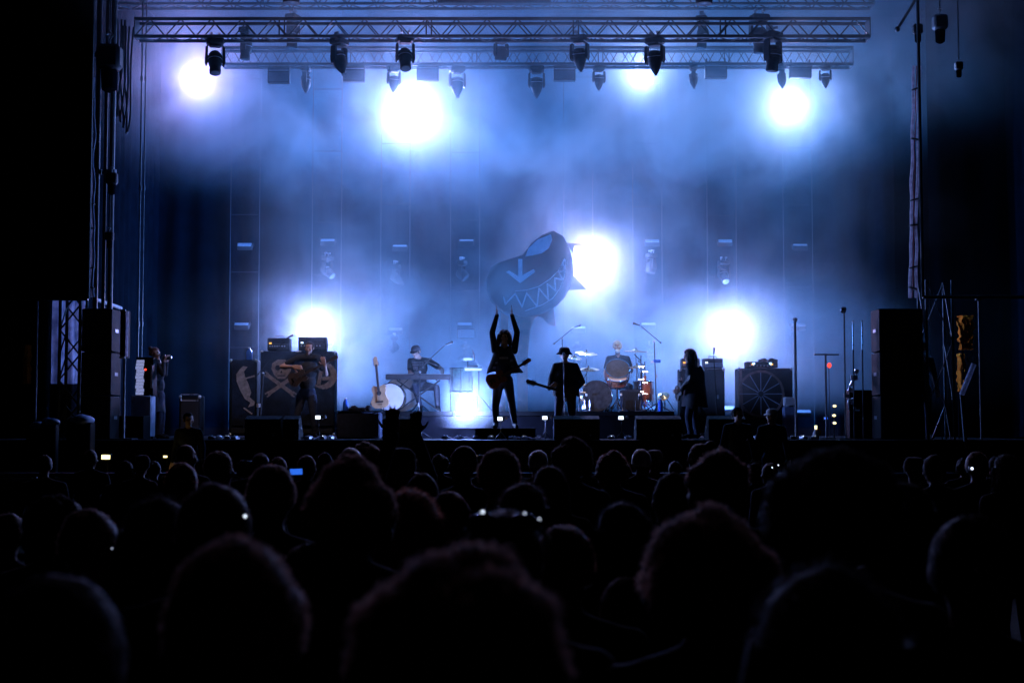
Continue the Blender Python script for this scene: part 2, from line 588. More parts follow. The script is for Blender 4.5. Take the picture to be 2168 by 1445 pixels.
moving_head('black moving head low over the left blue strobe', 456, 80, 165, 27.1, R(-18), R(15), 'profile')
moving_head('hazy moving head second from the left on the front truss', 521, 58, 132, 28.9, R(5), R(80), 'profile')
moving_head('slim moving head behind the front truss under the round lamp', 621, 30, 108, 28.9, R(8), R(70), 'profile')
moving_head('dark round bottomed moving head cut off at top left', 617, -62, 29, 26.0, R(0), R(0), 'wash')
moving_head('blue grey moving head hanging left of the brightest top glow', 718, 80, 167, 27.1, R(-22), R(60), 'beam')
moving_head('crisp black moving head directly above the brightest top glow', 858, 74, 157, 27.1, R(-24), R(12), 'profile')
moving_head('squat moving head in the middle behind the front truss', 1061, 78, 143, 29.0, R(10), R(30), 'wash')
moving_head('blue moving head right of centre with pale front edge', 1227, 74, 157, 27.1, R(14), R(-25), 'beam')
moving_head('moving head hanging just above the small right strobe', 1386, 78, 165, 27.1, R(10), R(-30), 'beam')
moving_head('hazy slim moving head behind the front truss at right', 1487, 34, 108, 28.9, R(6), R(70), 'profile')
moving_head('dark round bottomed moving head cut off at top right', 1490, -60, 31, 26.0, R(0), R(0), 'wash')
moving_head('large dark moving head near the right end of the front truss', 1636, 66, 158, 27.1, R(8), R(40), 'profile')
moving_head('tall shadowy moving head left of the large one at right', 1608, 30, 120, 28.6, R(5), R(10), 'profile')
MIDH = 'small heads under the middle truss'
moving_head('small round moving head under the left part of the middle truss', 648, 140, 201, 30.5, R(0), R(85), 'beam', MIDH)
moving_head('small moving head seen against the brightest top glow', 834, 140, 199, 30.5, R(12), R(20), 'beam', MIDH)
moving_head('pointed moving head right of the brightest top glow', 968, 139, 212, 30.5, R(-8), R(15), 'beam', MIDH)
moving_head('pointed moving head with shiny tip left of the middle panel', 1136, 139, 212, 30.5, R(8), R(0), 'beam', MIDH)
moving_head('faint small moving head left of the small right strobe', 1268, 139, 195, 30.5, R(6), R(10), 'beam', MIDH)
moving_head('faint small moving head right of the small right strobe', 1468, 137, 191, 30.5, R(-4), R(85), 'beam', MIDH)
moving_head('diamond shaped moving head above the right top strobe', 1655, 136, 191, 30.5, R(-4), R(88), 'beam', MIDH)
moving_head('last small moving head at the right end of the middle truss', 1747, 137, 190, 30.5, R(14), R(-20), 'beam', MIDH)

PANELS = 'flat panels under the middle truss'


def flat_panel(label, px, py0, py1, Y, w):
    p = at(px, py0, Y)
    H = p.z - at(px, py1, Y).z
    W = w * Y / F
    o = thing('blinder_light', label, 'stage light', p, 0, PANELS)
    MB().box((0, 0, -H * .55), (W, .14, H * .9), ch=.012).build('case', 'fixture', o)
    MB().box((0, -.075, -H * .33), (W * .9, .012, .022)).build('louvre', 'fixture_trim', o)
    MB().box((0, -.075, -H * .68), (W * .9, .008, H * .5)).build('lens', 'glass', o)
    for s in (-1, 1):
        MB().box((s * W * .42, .0, -H * .03), (.03, .06, H * .22)).build('bracket', 'fixture', o)


for lab, px, a_, b_ in [
        ('purple grey flat panel furthest left under the middle truss', 591, 138, 177),
        ('flat panel beside the blue grey moving head', 750, 134, 174),
        ('flat panel between the two small heads near the brightest glow', 906, 132, 172),
        ('flat panel right of centre with a pale strip', 1195, 136, 172),
        ('faint flat panel second from the right under the middle truss', 1515, 128, 167),
        ('faint flat panel furthest right under the middle truss', 1694, 130, 166)]:
    flat_panel(lab, px, a_, b_, 30.55, 47)

# ---- hanging ladders with strobes at the back
YL = 33.0
LAD = [(516, 'far left'), (690, 'second from left'), (836, 'third from left'), (984, 'left of the shark prop'),
       (1225, 'right of the shark prop'), (1372, 'third from right'), (1530, 'second from right'), (1692, 'far right')]
zt = 11.75
for px, where in LAD:
    x = at(px, 500, YL).x
    o = thing('light_ladder', 'hanging pipe ladder of strobes on the backdrop, ' + where, 'ladder', (x, YL + .15, DECK + .15), 0, 'pipe ladders carrying strobes')
    Ht = zt - DECK - .15
    rail = MB().cyl((0, 0, 0), (0, 0, Ht), .009, n=8).mesh('rail', 'truss_dark')
    rung = MB().cyl((-.34, 0, 0), (.34, 0, 0), .008, n=8).mesh('rung', 'fixture')
    for s in (-.34, .34):
        link('rail', rail, o, (s, 0, 0))
    for k in range(7):
        link('rung', rung, o, (0, 0, .3 + k * (Ht - .5) / 6 + random.uniform(-.25, .25)))
    MB().box((0, 0, Ht + .03), (.78, .06, .06)).build('hanger', 'steel', o)

LCOL = (1.25, 0.525, 1.0)


def strobe(label, px, py, Y, W=.36, H=.2, lit=0.0, tilt=0.0, rad=.15, col=LCOL, floor=False):
    p = at(px, py, Y)
    o = thing('strobe_light', label, 'strobe', p, 0, 'strobes on the ladders' if not floor else None)
    c = MB().box((0, .07, 0), (W, .12, H), ch=.012).build('case', 'fixture', o, rot=(tilt, 0, 0))
    MB().box((0, .008, 0), (W * .92, .012, H * .86)).build('lens', 'lit_lens' if lit else 'strobe_face', c)
    if lit or True:
        m = MB()
        for s in (-1, 1):
            m.box((s * (W / 2 + .012), .08, 0), (.012, .03, H * .9))
        m.box((0, .155, 0), (W + .05, .02, .03))
        m.build('yoke', 'fixture', o)
    if floor:
        MB().box((0, .1, -H / 2 - .03), (W * .8, .2, .05), ch=.01).build('floor_base', 'fixture', o)
    if lit:
        ld = bpy.data.lights.new('lamp', 'POINT')
        ld.energy = lit
        ld.color = col
        ld.shadow_soft_size = rad
        l = bpy.data.objects.new('lamp', ld)
        COL.objects.link(l)
        l.parent = o
        l.location = (0, -.04 - rad, 0)
    return o


EN = 5.0
strobe('lit strobe at the far upper left under the trusses', 418, 172, 32.6, lit=150 * EN, rad=.16, col=(1.5, .48, 1.0))
strobe('brightest lit strobe high up left of centre', 868, 238, 32.6, lit=390 * EN, rad=.22)
strobe('small lit strobe beside the moving head, upper right of centre', 1357, 161, 32.6, lit=120 * EN, rad=.11, col=(1.05, .565, 1.0))
strobe('lit strobe at the far upper right under the diamond shaped head', 1668, 228, 32.6, lit=180 * EN, rad=.17, col=(1.05, .565, 1.0))
strobe('lit strobe glaring beside the nose of the shark prop', 1243, 556, 32.6, lit=430 * EN, rad=.20)
strobe('lit strobe above the amplifiers with the skull banner', 668, 692, 32.6, lit=330 * EN, rad=.17)
strobe('lit strobe above the amplifiers behind the long haired guitarist', 1536, 705, 32.6, lit=300 * EN, rad=.22)
strobe('lit strobe on the floor left of the singer', 988, 860, 27.2, lit=230 * EN, rad=.13, floor=True, col=(.22, .36, 1.0))
for r_, row in ((515, 'upper row'), (690, 'middle row'), (868, 'bottom row')):
    for px, where in LAD:
        if (px in (690, 1530) and r_ == 690) or (px == 1225 and r_ == 515):
            continue
        strobe('unlit pale strobe in the %s of the ladder %s' % (row, where), px + (-4 if r_ == 690 else 6) + random.uniform(-5, 5), r_ + random.uniform(-9, 9), 32.85, W=.34, H=.12, tilt=R(random.uniform(-68, -35)))
for px, where in LAD:
    for y0, y1, row in ((548, 604, 'upper'), (722, 770, 'lower')):
        if random.random() < .3:
            continue
        jt = random.uniform(-14, 14)
        y0, y1 = y0 + jt, y1 + jt
        moving_head('small moving head on the %s half of the ladder %s' % (row, where), px + random.uniform(-8, 8), y0, y1, 32.8, R(random.uniform(-75, 10)), R(random.uniform(-90, 90)), random.choice(['beam', 'wash', 'profile']), 'small heads on the ladders')
mon = thing('monitor_screen', 'pale flat screen on the ladder left of the shark prop', 'screen', at(987, 706, 32.4))
MB().box((0, .03, 0), (.42, .05, .24), ch=.008).build('case', 'fixture', mon)
MB().box((0, 0, 0), (.38, .012, .19)).build('panel', 'reflector', mon)
MB().box((0, .14, 0), (.08, .2, .08)).build('bracket', 'fixture', mon)

# ---- added wash heads and truss, unseen above the frame: weak warm light on the band, rim fill on the crowd
truss('added unseen truss above the frame carrying the front wash heads', 240, 1850, 22.2, -262, -300, .30, .34, .03, .014)
for key, px, tgt, en, cone in (('added wash head on the unseen truss aimed at the drum kit', 1490, (2.15, 28.9, 2.9), 3600, 17),
                               ('added wash head on the unseen truss aimed at the skull banner', 617, (-4.5, 28.2, 2.8), 1300, 36)):
    hd = moving_head(key, px, -262, -180, 22.3, R(-35), 0, 'wash')
    src = Vector(hd.location) + Vector((0, 0, -.85))
    for nm, en_, tg, cn, cl_ in (('lamp', en, tgt, cone, (1.0, 0.70, 0.62)), ('crowd_rim_fill', 200, (0, 6.0, 1.5), 70, (0.75, 0.60, 1.0))):
        ld = bpy.data.lights.new(nm, 'SPOT')
        ld.energy = en_
        ld.color = cl_
        ld.spot_size = R(cn)
        ld.spot_blend = 0.85
        ld.shadow_soft_size = .08
        lo = bpy.data.objects.new(nm, ld)
        COL.objects.link(lo)
        lo.parent = hd
        lo.location = (0, 0, -.85)
        lo.rotation_euler = (Vector(tg) - src).to_track_quat('-Z', 'Y').to_euler()

# ================================================================== STAGE SMOKE
def smoke():
    m = bpy.data.materials.new('stage_smoke')
    m.use_nodes = True
    nt = m.node_tree
    nt.nodes.clear()
    N = nt.nodes.new
    L = nt.links.new
    out = N('ShaderNodeOutputMaterial')
    pv = N('ShaderNodeVolumePrincipled')
    # absorption added to tint the haze: less red far from a lamp, deeper blue
    ab = N('ShaderNodeVolumeAbsorption')
    ab.inputs['Color'].default_value = (0.0, 0.80, 1.0, 1)
    ad = N('ShaderNodeAddShader')
    L(pv.outputs[0], ad.inputs[0])
    L(ab.outputs[0], ad.inputs[1])
    L(ad.outputs[0], out.inputs['Volume'])
    pv.inputs['Color'].default_value = (0.95, 0.97, 1.0, 1)
    pv.inputs['Anisotropy'].default_value = 0.56
    geo = N('ShaderNodeNewGeometry')

    def math_(op, a, b=None, clamp=False):
        q = N('ShaderNodeMath')
        q.operation = op
        q.use_clamp = clamp
        for i, v in enumerate((a, b)):
            if v is None:
                continue
            if isinstance(v, (int, float)):
                q.inputs[i].default_value = v
            else:
                L(v, q.inputs[i])
        return q.outputs[0]

    def ramp(v, a, b, c, d):
        q = N('ShaderNodeMapRange')
        q.interpolation_type = 'SMOOTHSTEP'
        L(v, q.inputs[0])
        for i, w in enumerate((a, b, c, d)):
            q.inputs[i + 1].default_value = w
        return q.outputs[0]
    no = N('ShaderNodeTexNoise')
    no.inputs['Scale'].default_value = 0.42
    no.inputs['Detail'].default_value = 5
    no.inputs['Roughness'].default_value = 0.6
    no.inputs['Distortion'].default_value = 0.5
    L(geo.outputs['Position'], no.inputs['Vector'])
    clump = ramp(no.outputs[0], 0.42, 0.63, 0.0, 1.0)
    sep = N('ShaderNodeSeparateXYZ')
    L(geo.outputs['Position'], sep.inputs[0])
    x, y, z = sep.outputs
    # a bank under the roof, a low bank over the deck, thin air between and in the left wing
    up = ramp(z, 6.6, 8.8, 0.0, 1.0)
    back = ramp(y, 29.2, 31.4, 0.30, 1.35)
    lowb = math_('MULTIPLY', ramp(z, 3.8, 5.4, 1.35, 0.0), ramp(y, 28.8, 30.8, 0.12, 1.0))
    banks = math_('ADD', math_('ADD', math_('MULTIPLY', up, back), lowb), 0.15)
    left_lo = ramp(x, -6.2, -3.4, 0.02, 1.0)
    left_hi = math_('MULTIPLY', ramp(x, -9.0, -6.8, 0.0, 1.0), up)
    left = math_('MAXIMUM', left_lo, left_hi)
    right = math_('MAXIMUM', ramp(x, 5.2, 9.4, 1.0, 0.04), math_('MULTIPLY', ramp(x, 7.5, 11.4, 1.0, 0.0), ramp(z, 7.5, 10.0, 0.0, 1.5)))
    front = math_('MAXIMUM', ramp(y, 25.4, 27.4, 0.0, 1.0), math_('MULTIPLY', math_('MULTIPLY', ramp(y, 22.6, 25.6, 0.0, 0.8), ramp(z, 8.2, 9.6, 0.0, 1.0)), ramp(x, -5.0, 2.5, 0.25, 1.0)))
    floor = ramp(z, 2.0, 2.7, 0.0, 1.0)
    shape = math_('MULTIPLY', math_('MULTIPLY', left, right), math_('MULTIPLY', front, floor))
    body = math_('MULTIPLY', shape, banks)
    even = math_('MULTIPLY', body, 0.032)
    cl = math_('MULTIPLY', math_('MULTIPLY', clump, body), 0.24)
    dens = math_('ADD', even, cl)
    # separate puffs: clouds of smoke, and others added to swell the lamp glow
    tot = None
    for (c, r, k) in PUFFS:
        vm = N('ShaderNodeVectorMath')
        vm.operation = 'DISTANCE'
        L(geo.outputs['Position'], vm.inputs[0])
        vm.inputs[1].default_value = c
        q = ramp(vm.outputs['Value'], 0.0, r, k, 0.0)
        tot = q if tot is None else math_('ADD', tot, q)
    dens = math_('ADD', dens, math_('MULTIPLY', tot, math_('ADD', math_('MULTIPLY', clump, 1.25), 0.12)))
    L(dens, pv.inputs['Density'])
    L(ramp(y, 27.6, 29.4, 0.0, 0.38), ab.inputs['Density'])
    M['stage_smoke'] = m
    b = MB().box((1.2, 28.5, 7.0), (20.4, 12.2, 10.4))
    o = b.build('stage_smoke', 'stage_smoke', smooth=False)
    o['kind'] = 'stuff'
    o['label'] = 'blue lit stage smoke drifting under the roof'
    return o


PUFFS = [
    (tuple(at(1300, 590, 31.6)), 1.6, 0.36),
    (tuple(at(860, 650, 31.5)), 1.5, 0.26),
    (tuple(at(640, 330, 31.0)), 1.5, 0.13),
    (tuple(at(1100, 410, 31.5)), 2.4, 0.13),
    (tuple(at(1090, 220, 31.5)), 2.8, 0.13),
    (tuple(at(2010, 90, 27.5)), 2.6, 0.10),
    (tuple(at(740, 610, 31.5)), 1.3, 0.14),
    (tuple(at(1015, 615, 30.3)), 1.2, 0.50),
    (tuple(at(1010, 800, 31.0)), 2.4, 0.24),
    (tuple(at(418, 172, 32.2)), 1.0, 0.20),
    (tuple(at(868, 238, 32.0)), 1.2, 0.25),
    (tuple(at(1357, 165, 32.2)), 0.8, 0.14),
    (tuple(at(1668, 228, 32.2)), 1.0, 0.18),
    (tuple(at(1243, 556, 32.2)), 1.1, 0.22),
    (tuple(at(680, 680, 32.2)), 1.1, 0.22),
    (tuple(at(1530, 710, 32.2)), 1.2, 0.20),
    (tuple(at(988, 855, 26.95)), 0.75, 0.75),
]
smoke()

# ================================================================== BODIES
class Body:
    """capsules and ellipsoids fused by a voxel remesh into one continuous figure"""

    def __init__(s):
        s.seg = []   # a, b, ra, rb, tag
        s.el = []    # c, r, rot, tag

    def cap(s, a, b, ra, rb, t):
        s.seg.append((Vector(a), Vector(b), ra, rb, t))

    def ell(s, c, r, t, rot=None):
        s.el.append((Vector(c), r, rot, t))

    def chain(s, pts, rs, t):
        for i in range(len(pts) - 1):
            s.cap(pts[i], pts[i + 1], rs[i], rs[i + 1], t)

    def hand(s, w, d, nrm, t, curl=.25, spread=.12, side=1, k=1.0):
        """wrist w, finger direction d, palm normal nrm; the thumb leaves on `side`"""
        w = Vector(w)
        d = Vector(d).normalized()
        nrm = Vector(nrm)
        nrm = (nrm - d * nrm.dot(d)).normalized()
        lat = d.cross(nrm) * side
        for q in (-.028, -.009, .010, .028):
            s.cap(w + d * .01 * k + lat * q * .6 * k, w + d * .085 * k + lat * q * k, .015 * k, .013 * k, t)
        for q, ln in ((-.030, .062), (-.010, .078), (.011, .085), (.031, .076)):
            p = w + d * .088 * k + lat * q * k
            dd = (d + lat * q * spread * 26 * .04 / .03).normalized()
            for j in range(3):
                e = p + dd * (ln * (.45, .32, .26)[j]) * k
                s.cap(p, e, (.0095, .0088, .0080)[j] * k, (.0088, .0080, .0072)[j] * k, t)
                p = e
                dd = (dd + nrm * curl).normalized()
        p = w + d * .03 * k + lat * .032 * k
        dd = (lat * .8 + d * .7 + nrm * .25).normalized()
        for j in range(2):
            e = p + dd * .038 * k
            s.cap(p, e, .0115 * k, .0095 * k, t)
            p = e
            dd = (dd + d * .6).normalized()

    def mesh(s, name, mats, voxel=.011, smooth=3):
        m = MB()
        for a, b, ra, rb, t in s.seg:
            m.ell(a, (ra, ra, ra), 10)
            m.ell(b, (rb, rb, rb), 10)
            m.cyl(a, b, ra, rb, 10)
        for c, r, rot, t in s.el:
            m.ell(c, r, 16, rot)
        me = bpy.data.meshes.new('tmp')
        me.from_pydata(m.v, [], m.f)
        bm = bmesh.new()
        bm.from_mesh(me)
        bmesh.ops.recalc_face_normals(bm, faces=bm.faces)
        bm.to_mesh(me)
        bm.free()
        o = bpy.data.objects.new('tmp', me)
        COL.objects.link(o)
        rm_ = o.modifiers.new('r', 'REMESH')
        rm_.mode = 'VOXEL'
        rm_.voxel_size = voxel
        if smooth:
            sm = o.modifiers.new('s', 'SMOOTH')
            sm.factor = .5
            sm.iterations = smooth
        dg = bpy.context.evaluated_depsgraph_get()
        ev = o.evaluated_get(dg)
        out = bpy.data.meshes.new_from_object(ev)
        bpy.data.objects.remove(o)
        bpy.data.meshes.remove(me)
        out.name = name
        out.materials.clear()
        for k in mats:
            out.materials.append(M[k])
        nf = len(out.polygons)
        cen = np.zeros(nf * 3, dtype=np.float32)
        out.polygons.foreach_get('center', cen)
        cen = cen.reshape(-1, 3)
        best = np.full(nf, 1e9, dtype=np.float32)
        idx = np.zeros(nf, dtype=np.int32)
        for a, b, ra, rb, t in s.seg:
            A = np.array(a, dtype=np.float32)
            D = np.array(b - a, dtype=np.float32)
            L2 = max(1e-8, float(D @ D))
            u = np.clip(((cen - A) @ D) / L2, 0, 1)
            d = np.linalg.norm(cen - (A + u[:, None] * D), axis=1) - (ra + (rb - ra) * u)
            q = d < best
            best[q] = d[q]
            idx[q] = t
        for c, r, rot, t in s.el:
            C_ = cen - np.array(c, dtype=np.float32)
            if rot is not None:
                C_ = C_ @ np.array(rot, dtype=np.float32)
            d = (np.linalg.norm(C_ / np.array(r, dtype=np.float32), axis=1) - 1) * min(r)
            q = d < best
            best[q] = d[q]
            idx[q] = t
        out.polygons.foreach_set('material_index', idx)
        out.polygons.foreach_set('use_smooth', np.ones(nf, dtype=bool))
        out.update()
        return out


SKIN, TOP, LEGS, SHOE = 0, 1, 2, 3


def head_shapes(b, c, yaw=0.0, nod=0.0, k=1.0):
    """c is the head centre; the face looks along -Y before yaw and nod; returns the rotation"""
    c = Vector(c)
    rt = rotz(yaw) @ rotx(nod)
    b.ell(c + rt @ Vector((0, .012, .02)) * k, (.077 * k, .096 * k, .098 * k), SKIN, rt)
    b.ell(c + rt @ Vector((0, -.022, -.055)) * k, (.058 * k, .066 * k, .066 * k), SKIN, rt)
    b.cap(c + rt @ Vector((0, -.084, .012)) * k, c + rt @ Vector((0, -.104, -.022)) * k, .010 * k, .015 * k, SKIN)
    b.ell(c + rt @ Vector((0, -.082, .035)) * k, (.052 * k, .016 * k, .012 * k), SKIN, rt)
    b.ell(c + rt @ Vector((0, -.083, -.062)) * k, (.024 * k, .014 * k, .011 * k), SKIN, rt)
    b.ell(c + rt @ Vector((0, -.075, -.103)) * k, (.026 * k, .02 * k, .018 * k), SKIN, rt)
    for s in (-1, 1):
        b.ell(c + rt @ Vector((s * .08, .005, -.005)) * k, (.012 * k, .024 * k, .034 * k), SKIN, rt)
        b.ell(c + rt @ Vector((s * .045, -.06, -.025)) * k, (.026 * k, .03 * k, .026 * k), SKIN, rt)
    return rt


def eyes(parent, c, rt, k=1.0):
    c = Vector(c)
    m = MB().ell((0, 0, 0), (.013 * k, .008 * k, .009 * k), 8).mesh('eye', 'keys')
    for s in (-1, 1):
        e = link('eye', m, parent, c + rt @ Vector((s * .032, -.083, .010)) * k)
        e.rotation_euler = rt.to_euler()


def figure(P, cloth_top='tee_black', cloth_leg='jeans', fat=1.0, sleeve='long', yaw=0.0, nod=0.0, voxel=.011,
           hands=None, hip_w=.10, jacket=1.0):
    """P: dict of joints. returns mesh, head rotation"""
    b = Body()
    pel, che, hd = Vector(P['pelvis']), Vector(P['chest']), Vector(P['head'])
    mid = pel.lerp(che, .5)
    shl, shr = Vector(P['shl']), Vector(P['shr'])
    ax = (shr - shl).normalized()
    tl = (che - pel).normalized()
    fw = ax.cross(tl).normalized()
    rt = Matrix((ax, fw, tl)).transposed()
    b.ell(pel, (.165 * fat, .115 * fat, .13), LEGS, rt)
    b.ell(mid, (.155 * fat, .115 * fat, .17), TOP, rt)
    b.ell(che, (.175 * fat, .125 * fat, .18), TOP, rt)
    b.ell(che + tl * .07, (.165 * fat, .105 * fat, .11), TOP, rt)
    b.cap(shl, shr, .062 * fat, .062 * fat, TOP)
    nk = (shl + shr) / 2 + tl * .045
    b.cap(nk, hd - tl * .06 + fw * .0, .055, .05, SKIN)
    for q in (shl, shr):
        b.cap(q, nk, .06 * fat, .05, TOP)
    hr = head_shapes(b, hd, yaw, nod)
    st = TOP if sleeve == 'long' else SKIN
    for s in 'lr':
        sh, el, wr = Vector(P['sh' + s]), Vector(P['el' + s]), Vector(P['wr' + s])
        if sleeve == 'long':
            b.chain([sh, el, wr], [.062 * fat, .052 * fat, .040], TOP)
        else:
            hm = sh.lerp(el, .62)
            b.chain([sh, hm], [.064 * fat, .062 * fat], TOP)
            b.chain([hm, el], [.047, .041], SKIN)
            b.chain([el, el.lerp(wr, .35), wr], [.041, .042, .029], SKIN)
        hdir = Vector(P.get('hd' + s, wr - el))
        hn = Vector(P.get('hn' + s, (0, -1, 0)))
        hs = -1 if s == 'l' else 1
        hs = P.get('hs' + s, hs)
        b.hand(wr, hdir, hn, SKIN, k=1.12, curl=P.get('cu' + s, .25), side=hs, spread=P.get('sp' + s, .12))
        hp_, kn, an, to = [Vector(P[k_ + s]) for k_ in ('hp', 'kn', 'an', 'to')]
        b.chain([hp_, kn], [.092 * fat, .064 * fat], LEGS)
        b.chain([kn, kn.lerp(an, .35), an], [.064 * fat, .062 * fat, .05], LEGS)
        b.chain([an + Vector((0, 0, -.02)), to], [.046, .036], SHOE)
        b.cap(an + Vector((0, .0, -.05)), an + (an - to) * .25 + Vector((0, 0, -.05)), .04, .034, SHOE)
    return b.mesh('body', ['skin', cloth_top, cloth_leg, 'shoe'], voxel), hr


def stand(h=1.8, **kw):
    """standing joints for height h, facing -Y; l = image left (-X), r = image right"""
    k = h / 1.8
    P = dict(pelvis=(0, 0, .95), chest=(0, 0, 1.32), head=(0, -.03, 1.675),
             shl=(-.185, 0, 1.45), shr=(.185, 0, 1.45), ell=(-.25, .03, 1.17), elr=(.25, .03, 1.17),
             wrl=(-.27, -.05, .93), wrr=(.27, -.05, .93),
             hpl=(-.095, 0, .92), hpr=(.095, 0, .92), knl=(-.11, -.03, .50), knr=(.11, -.03, .50),
             anl=(-.12, .02, .09), anr=(.12, .02, .09), tol=(-.15, -.17, .04), tor=(.15, -.17, .04))
    P = {a: tuple(Vector(v) * k) for a, v in P.items()}
    P.update(kw)
    return P


# ---- hair made of many strands on a scalp
def hair_mesh(name, mat, c=(0, 0, 0), k=1.0, style='short', seed=1, strands=900, yaw=0.0, face=True):
    rnd = random.Random(seed)
    m = MB()
    c = Vector(c)
    rt = rotz(yaw)

    def put(p):
        return c + rt @ (Vector(p) * k)
    sp = {'short': (.088, .107, .110, .007), 'curly': (.112, .125, .120, .010), 'long': (.095, .115, .114, .018),
          'afro': (.140, .145, .135, .013), 'bun': (.088, .107, .108, .010)}[style]
    def rad_(d):
        s_ = Vector((seed * 1.7, seed * .31, 0))
        if style in ('curly', 'afro'):
            return 1 + .22 * noise.noise(d * 1.4 + s_) + .12 * noise.noise(d * 3.6 + s_) + .05 * noise.noise(d * 9 + s_)
        return 1 + .06 * noise.noise(d * 2.2 + s_) + .05 * noise.noise(d * 5 + s_)

    # scalp cap
    nlat, nlon = (26, 48) if style in ('curly', 'afro') else (16, 30)
    vs, fs = [], []
    for i in range(nlat + 1):
        th = PI * (.66 if style in ('short', 'bun') else .8) * i / nlat
        for j in range(nlon):
            a = 2 * PI * j / nlon
            d = Vector((math.sin(th) * math.cos(a), math.sin(th) * math.sin(a), math.cos(th)))
            big = style in ('curly', 'afro')
            q = rad_(d)
            fl = 1 + (.28 * max(0, -d.z + .2) if style == 'curly' else 0)
            w = Vector((d.x * sp[0] * q * fl, d.y * sp[1] * q + .014, d.z * sp[2] * q + .012))
            if d.y < -.45 and d.z < .42 and face:
                w = w * .82
            vs.append(put(w))
    for i in range(nlat):
        for j in range(nlon):
            fs.append((i * nlon + j, i * nlon + (j + 1) % nlon, (i + 1) * nlon + (j + 1) % nlon, (i + 1) * nlon + j))
    m.add(vs, fs)
    if style == 'long':
        for i in range(46):
            a = rnd.uniform(-.15 * PI, 1.15 * PI)
            x, y = math.cos(a) * .088, math.sin(a) * .10 + .014
            ln = rnd.uniform(.24, .36)
            pts = [(x, y, .03)]
            for t in range(1, 6):
                pts.append((x * (1 + .25 * t / 5) + rnd.uniform(-.012, .012), y * (1 + .12 * t / 5) + rnd.uniform(-.012, .012), .03 - ln * t / 5))
            m.tube([put(p) for p in pts], [.02 * k, .022 * k, .022 * k, .02 * k, .015 * k, .005 * k], 5)
    if style == 'bun':
        m.ell(put((0, .10, .10)), (.045 * k, .045 * k, .042 * k), 12)
    # strands
    for i in range(strands):
        z = rnd.uniform(-.25, 1)
        a = rnd.uniform(0, 2 * PI)
        s_ = math.sqrt(max(0, 1 - z * z))
        d = Vector((s_ * math.cos(a), s_ * math.sin(a), z))
        if face and d.y < -.55 and d.z < .45:
            continue
        q0 = rad_(d)
        p = Vector((d.x * sp[0] * q0, d.y * sp[1] * q0 + .014, d.z * sp[2] * q0 + .012))
        tang = Vector((rnd.gauss(0, 1), rnd.gauss(0, 1), rnd.gauss(0, 1)))
        tang = (tang - d * tang.dot(d)).normalized()
        L_ = sp[3] * rnd.uniform(.5, 1.6)
        wv = (.0011 if strands < 1400 else .0016) * k
        q1 = p + d * L_ * .5 + tang * L_ * .5
        q2 = p + d * L_ * .75 + tang * L_ * (1.3 if style in ('curly', 'afro') else 1.1) + Vector((0, 0, -.3 * L_))
        sd = d.cross(tang).normalized() * wv / k
        A = [p - sd, p + sd, q1 + sd * .8, q1 - sd * .8, q2]
        kk = len(m.v)
        m.v.extend([tuple(put(w)) for w in A])
        m.f.append([kk, kk + 1, kk + 2, kk + 3])
        m.f.append([kk + 3, kk + 2, kk + 4])
        m.mi.extend([1, 1])
    return m.mesh(name, [mat, mat + '_strand'], ang=70)


# ================================================================== GUITARS
def guitar(label, loc, rx, rz_, mats, scale=1.0, bass=False, acoustic=False, ry=0.0, name='electric_guitar'):
    """neck along +X, face to -Y, origin at the middle of the body"""
    o = thing(name, label, 'guitar', loc)
    o.rotation_euler = (rx, ry, rz_)
    o.scale = (scale,) * 3
    d = .09 if acoustic else .042
    k = 1.15 if acoustic else 1.0
    body = [(-.22, .0), (-.215, .09), (-.17, .15), (-.10, .165), (-.03, .13), (.03, .105), (.09, .125), (.15, .13), (.19, .09), (.175, .04),
            (.165, 0), (.175, -.04), (.20, -.10), (.16, -.135), (.09, -.125), (.03, -.105), (-.03, -.13), (-.10, -.165), (-.17, -.15), (-.215, -.09)]
    b = MB().prism([(x * k, z * k) for x, z in body], -d / 2, d / 2).build('body', mats[0], o)
    nl = .62 if bass else .44
    MB().box((.16 + nl / 2, -d / 2 - .006, 0), (nl + .1, .024, .052), ch=.006).build('neck', mats[1], o)
    h = MB().prism([(.16 + nl, -.028), (.2 + nl, -.042), (.36 + nl, -.036), (.38 + nl, .01), (.34 + nl, .046), (.2 + nl, .04), (.16 + nl, .028)], -d / 2 - .012, -d / 2 + .008).build('headstock', mats[0], o)
    pg_ = MB()
    for i in range(6 if not bass else 4):
        x = .2 + nl + .027 * i
        for s in ((1, -1) if not bass else (1,)):
            if s == -1 and i > 2:
                continue
            pg_.cyl((x, -d / 2, s * .035), (x, -d / 2, s * .064), .007, n=6)
    pg_.build('tuning_peg', 'chrome', h)
    if acoustic:
        MB().lathe([(.048, 0), (.05, .003), (.0, .003)], 20, Matrix.Translation((.06, -d / 2 - .001, 0)) @ Matrix.Rotation(PI / 2, 4, 'X')).build('sound_hole', 'plastic_black', b)
        MB().box((-.12, -d / 2 - .006, 0), (.03, .012, .15)).build('bridge', 'wood_dark', b)
    else:
        for x in (-.06, .05):
            MB().box((x, -d / 2 - .006, 0), (.035, .012, .085)).build('pickup', 'plastic_black', b)
        MB().box((-.13, -d / 2 - .008, 0), (.03, .016, .09)).build('bridge', 'chrome', b)
        for q in ((-.13, -.10), (-.17, -.06)):
            MB().cyl((q[0], -d / 2, q[1]), (q[0], -d / 2 - .02, q[1]), .014, n=10).build('knob', 'chrome', b)
    st = MB()
    for i in range(4 if bass else 6):
        z = -.018 + .036 * i / (3 if bass else 5)
        st.cyl((-.13, -d / 2 - .022, z), (.17 + nl, -d / 2 - .022, z), .0012, n=4)
    st.build('strings', 'steel', o)
    return o


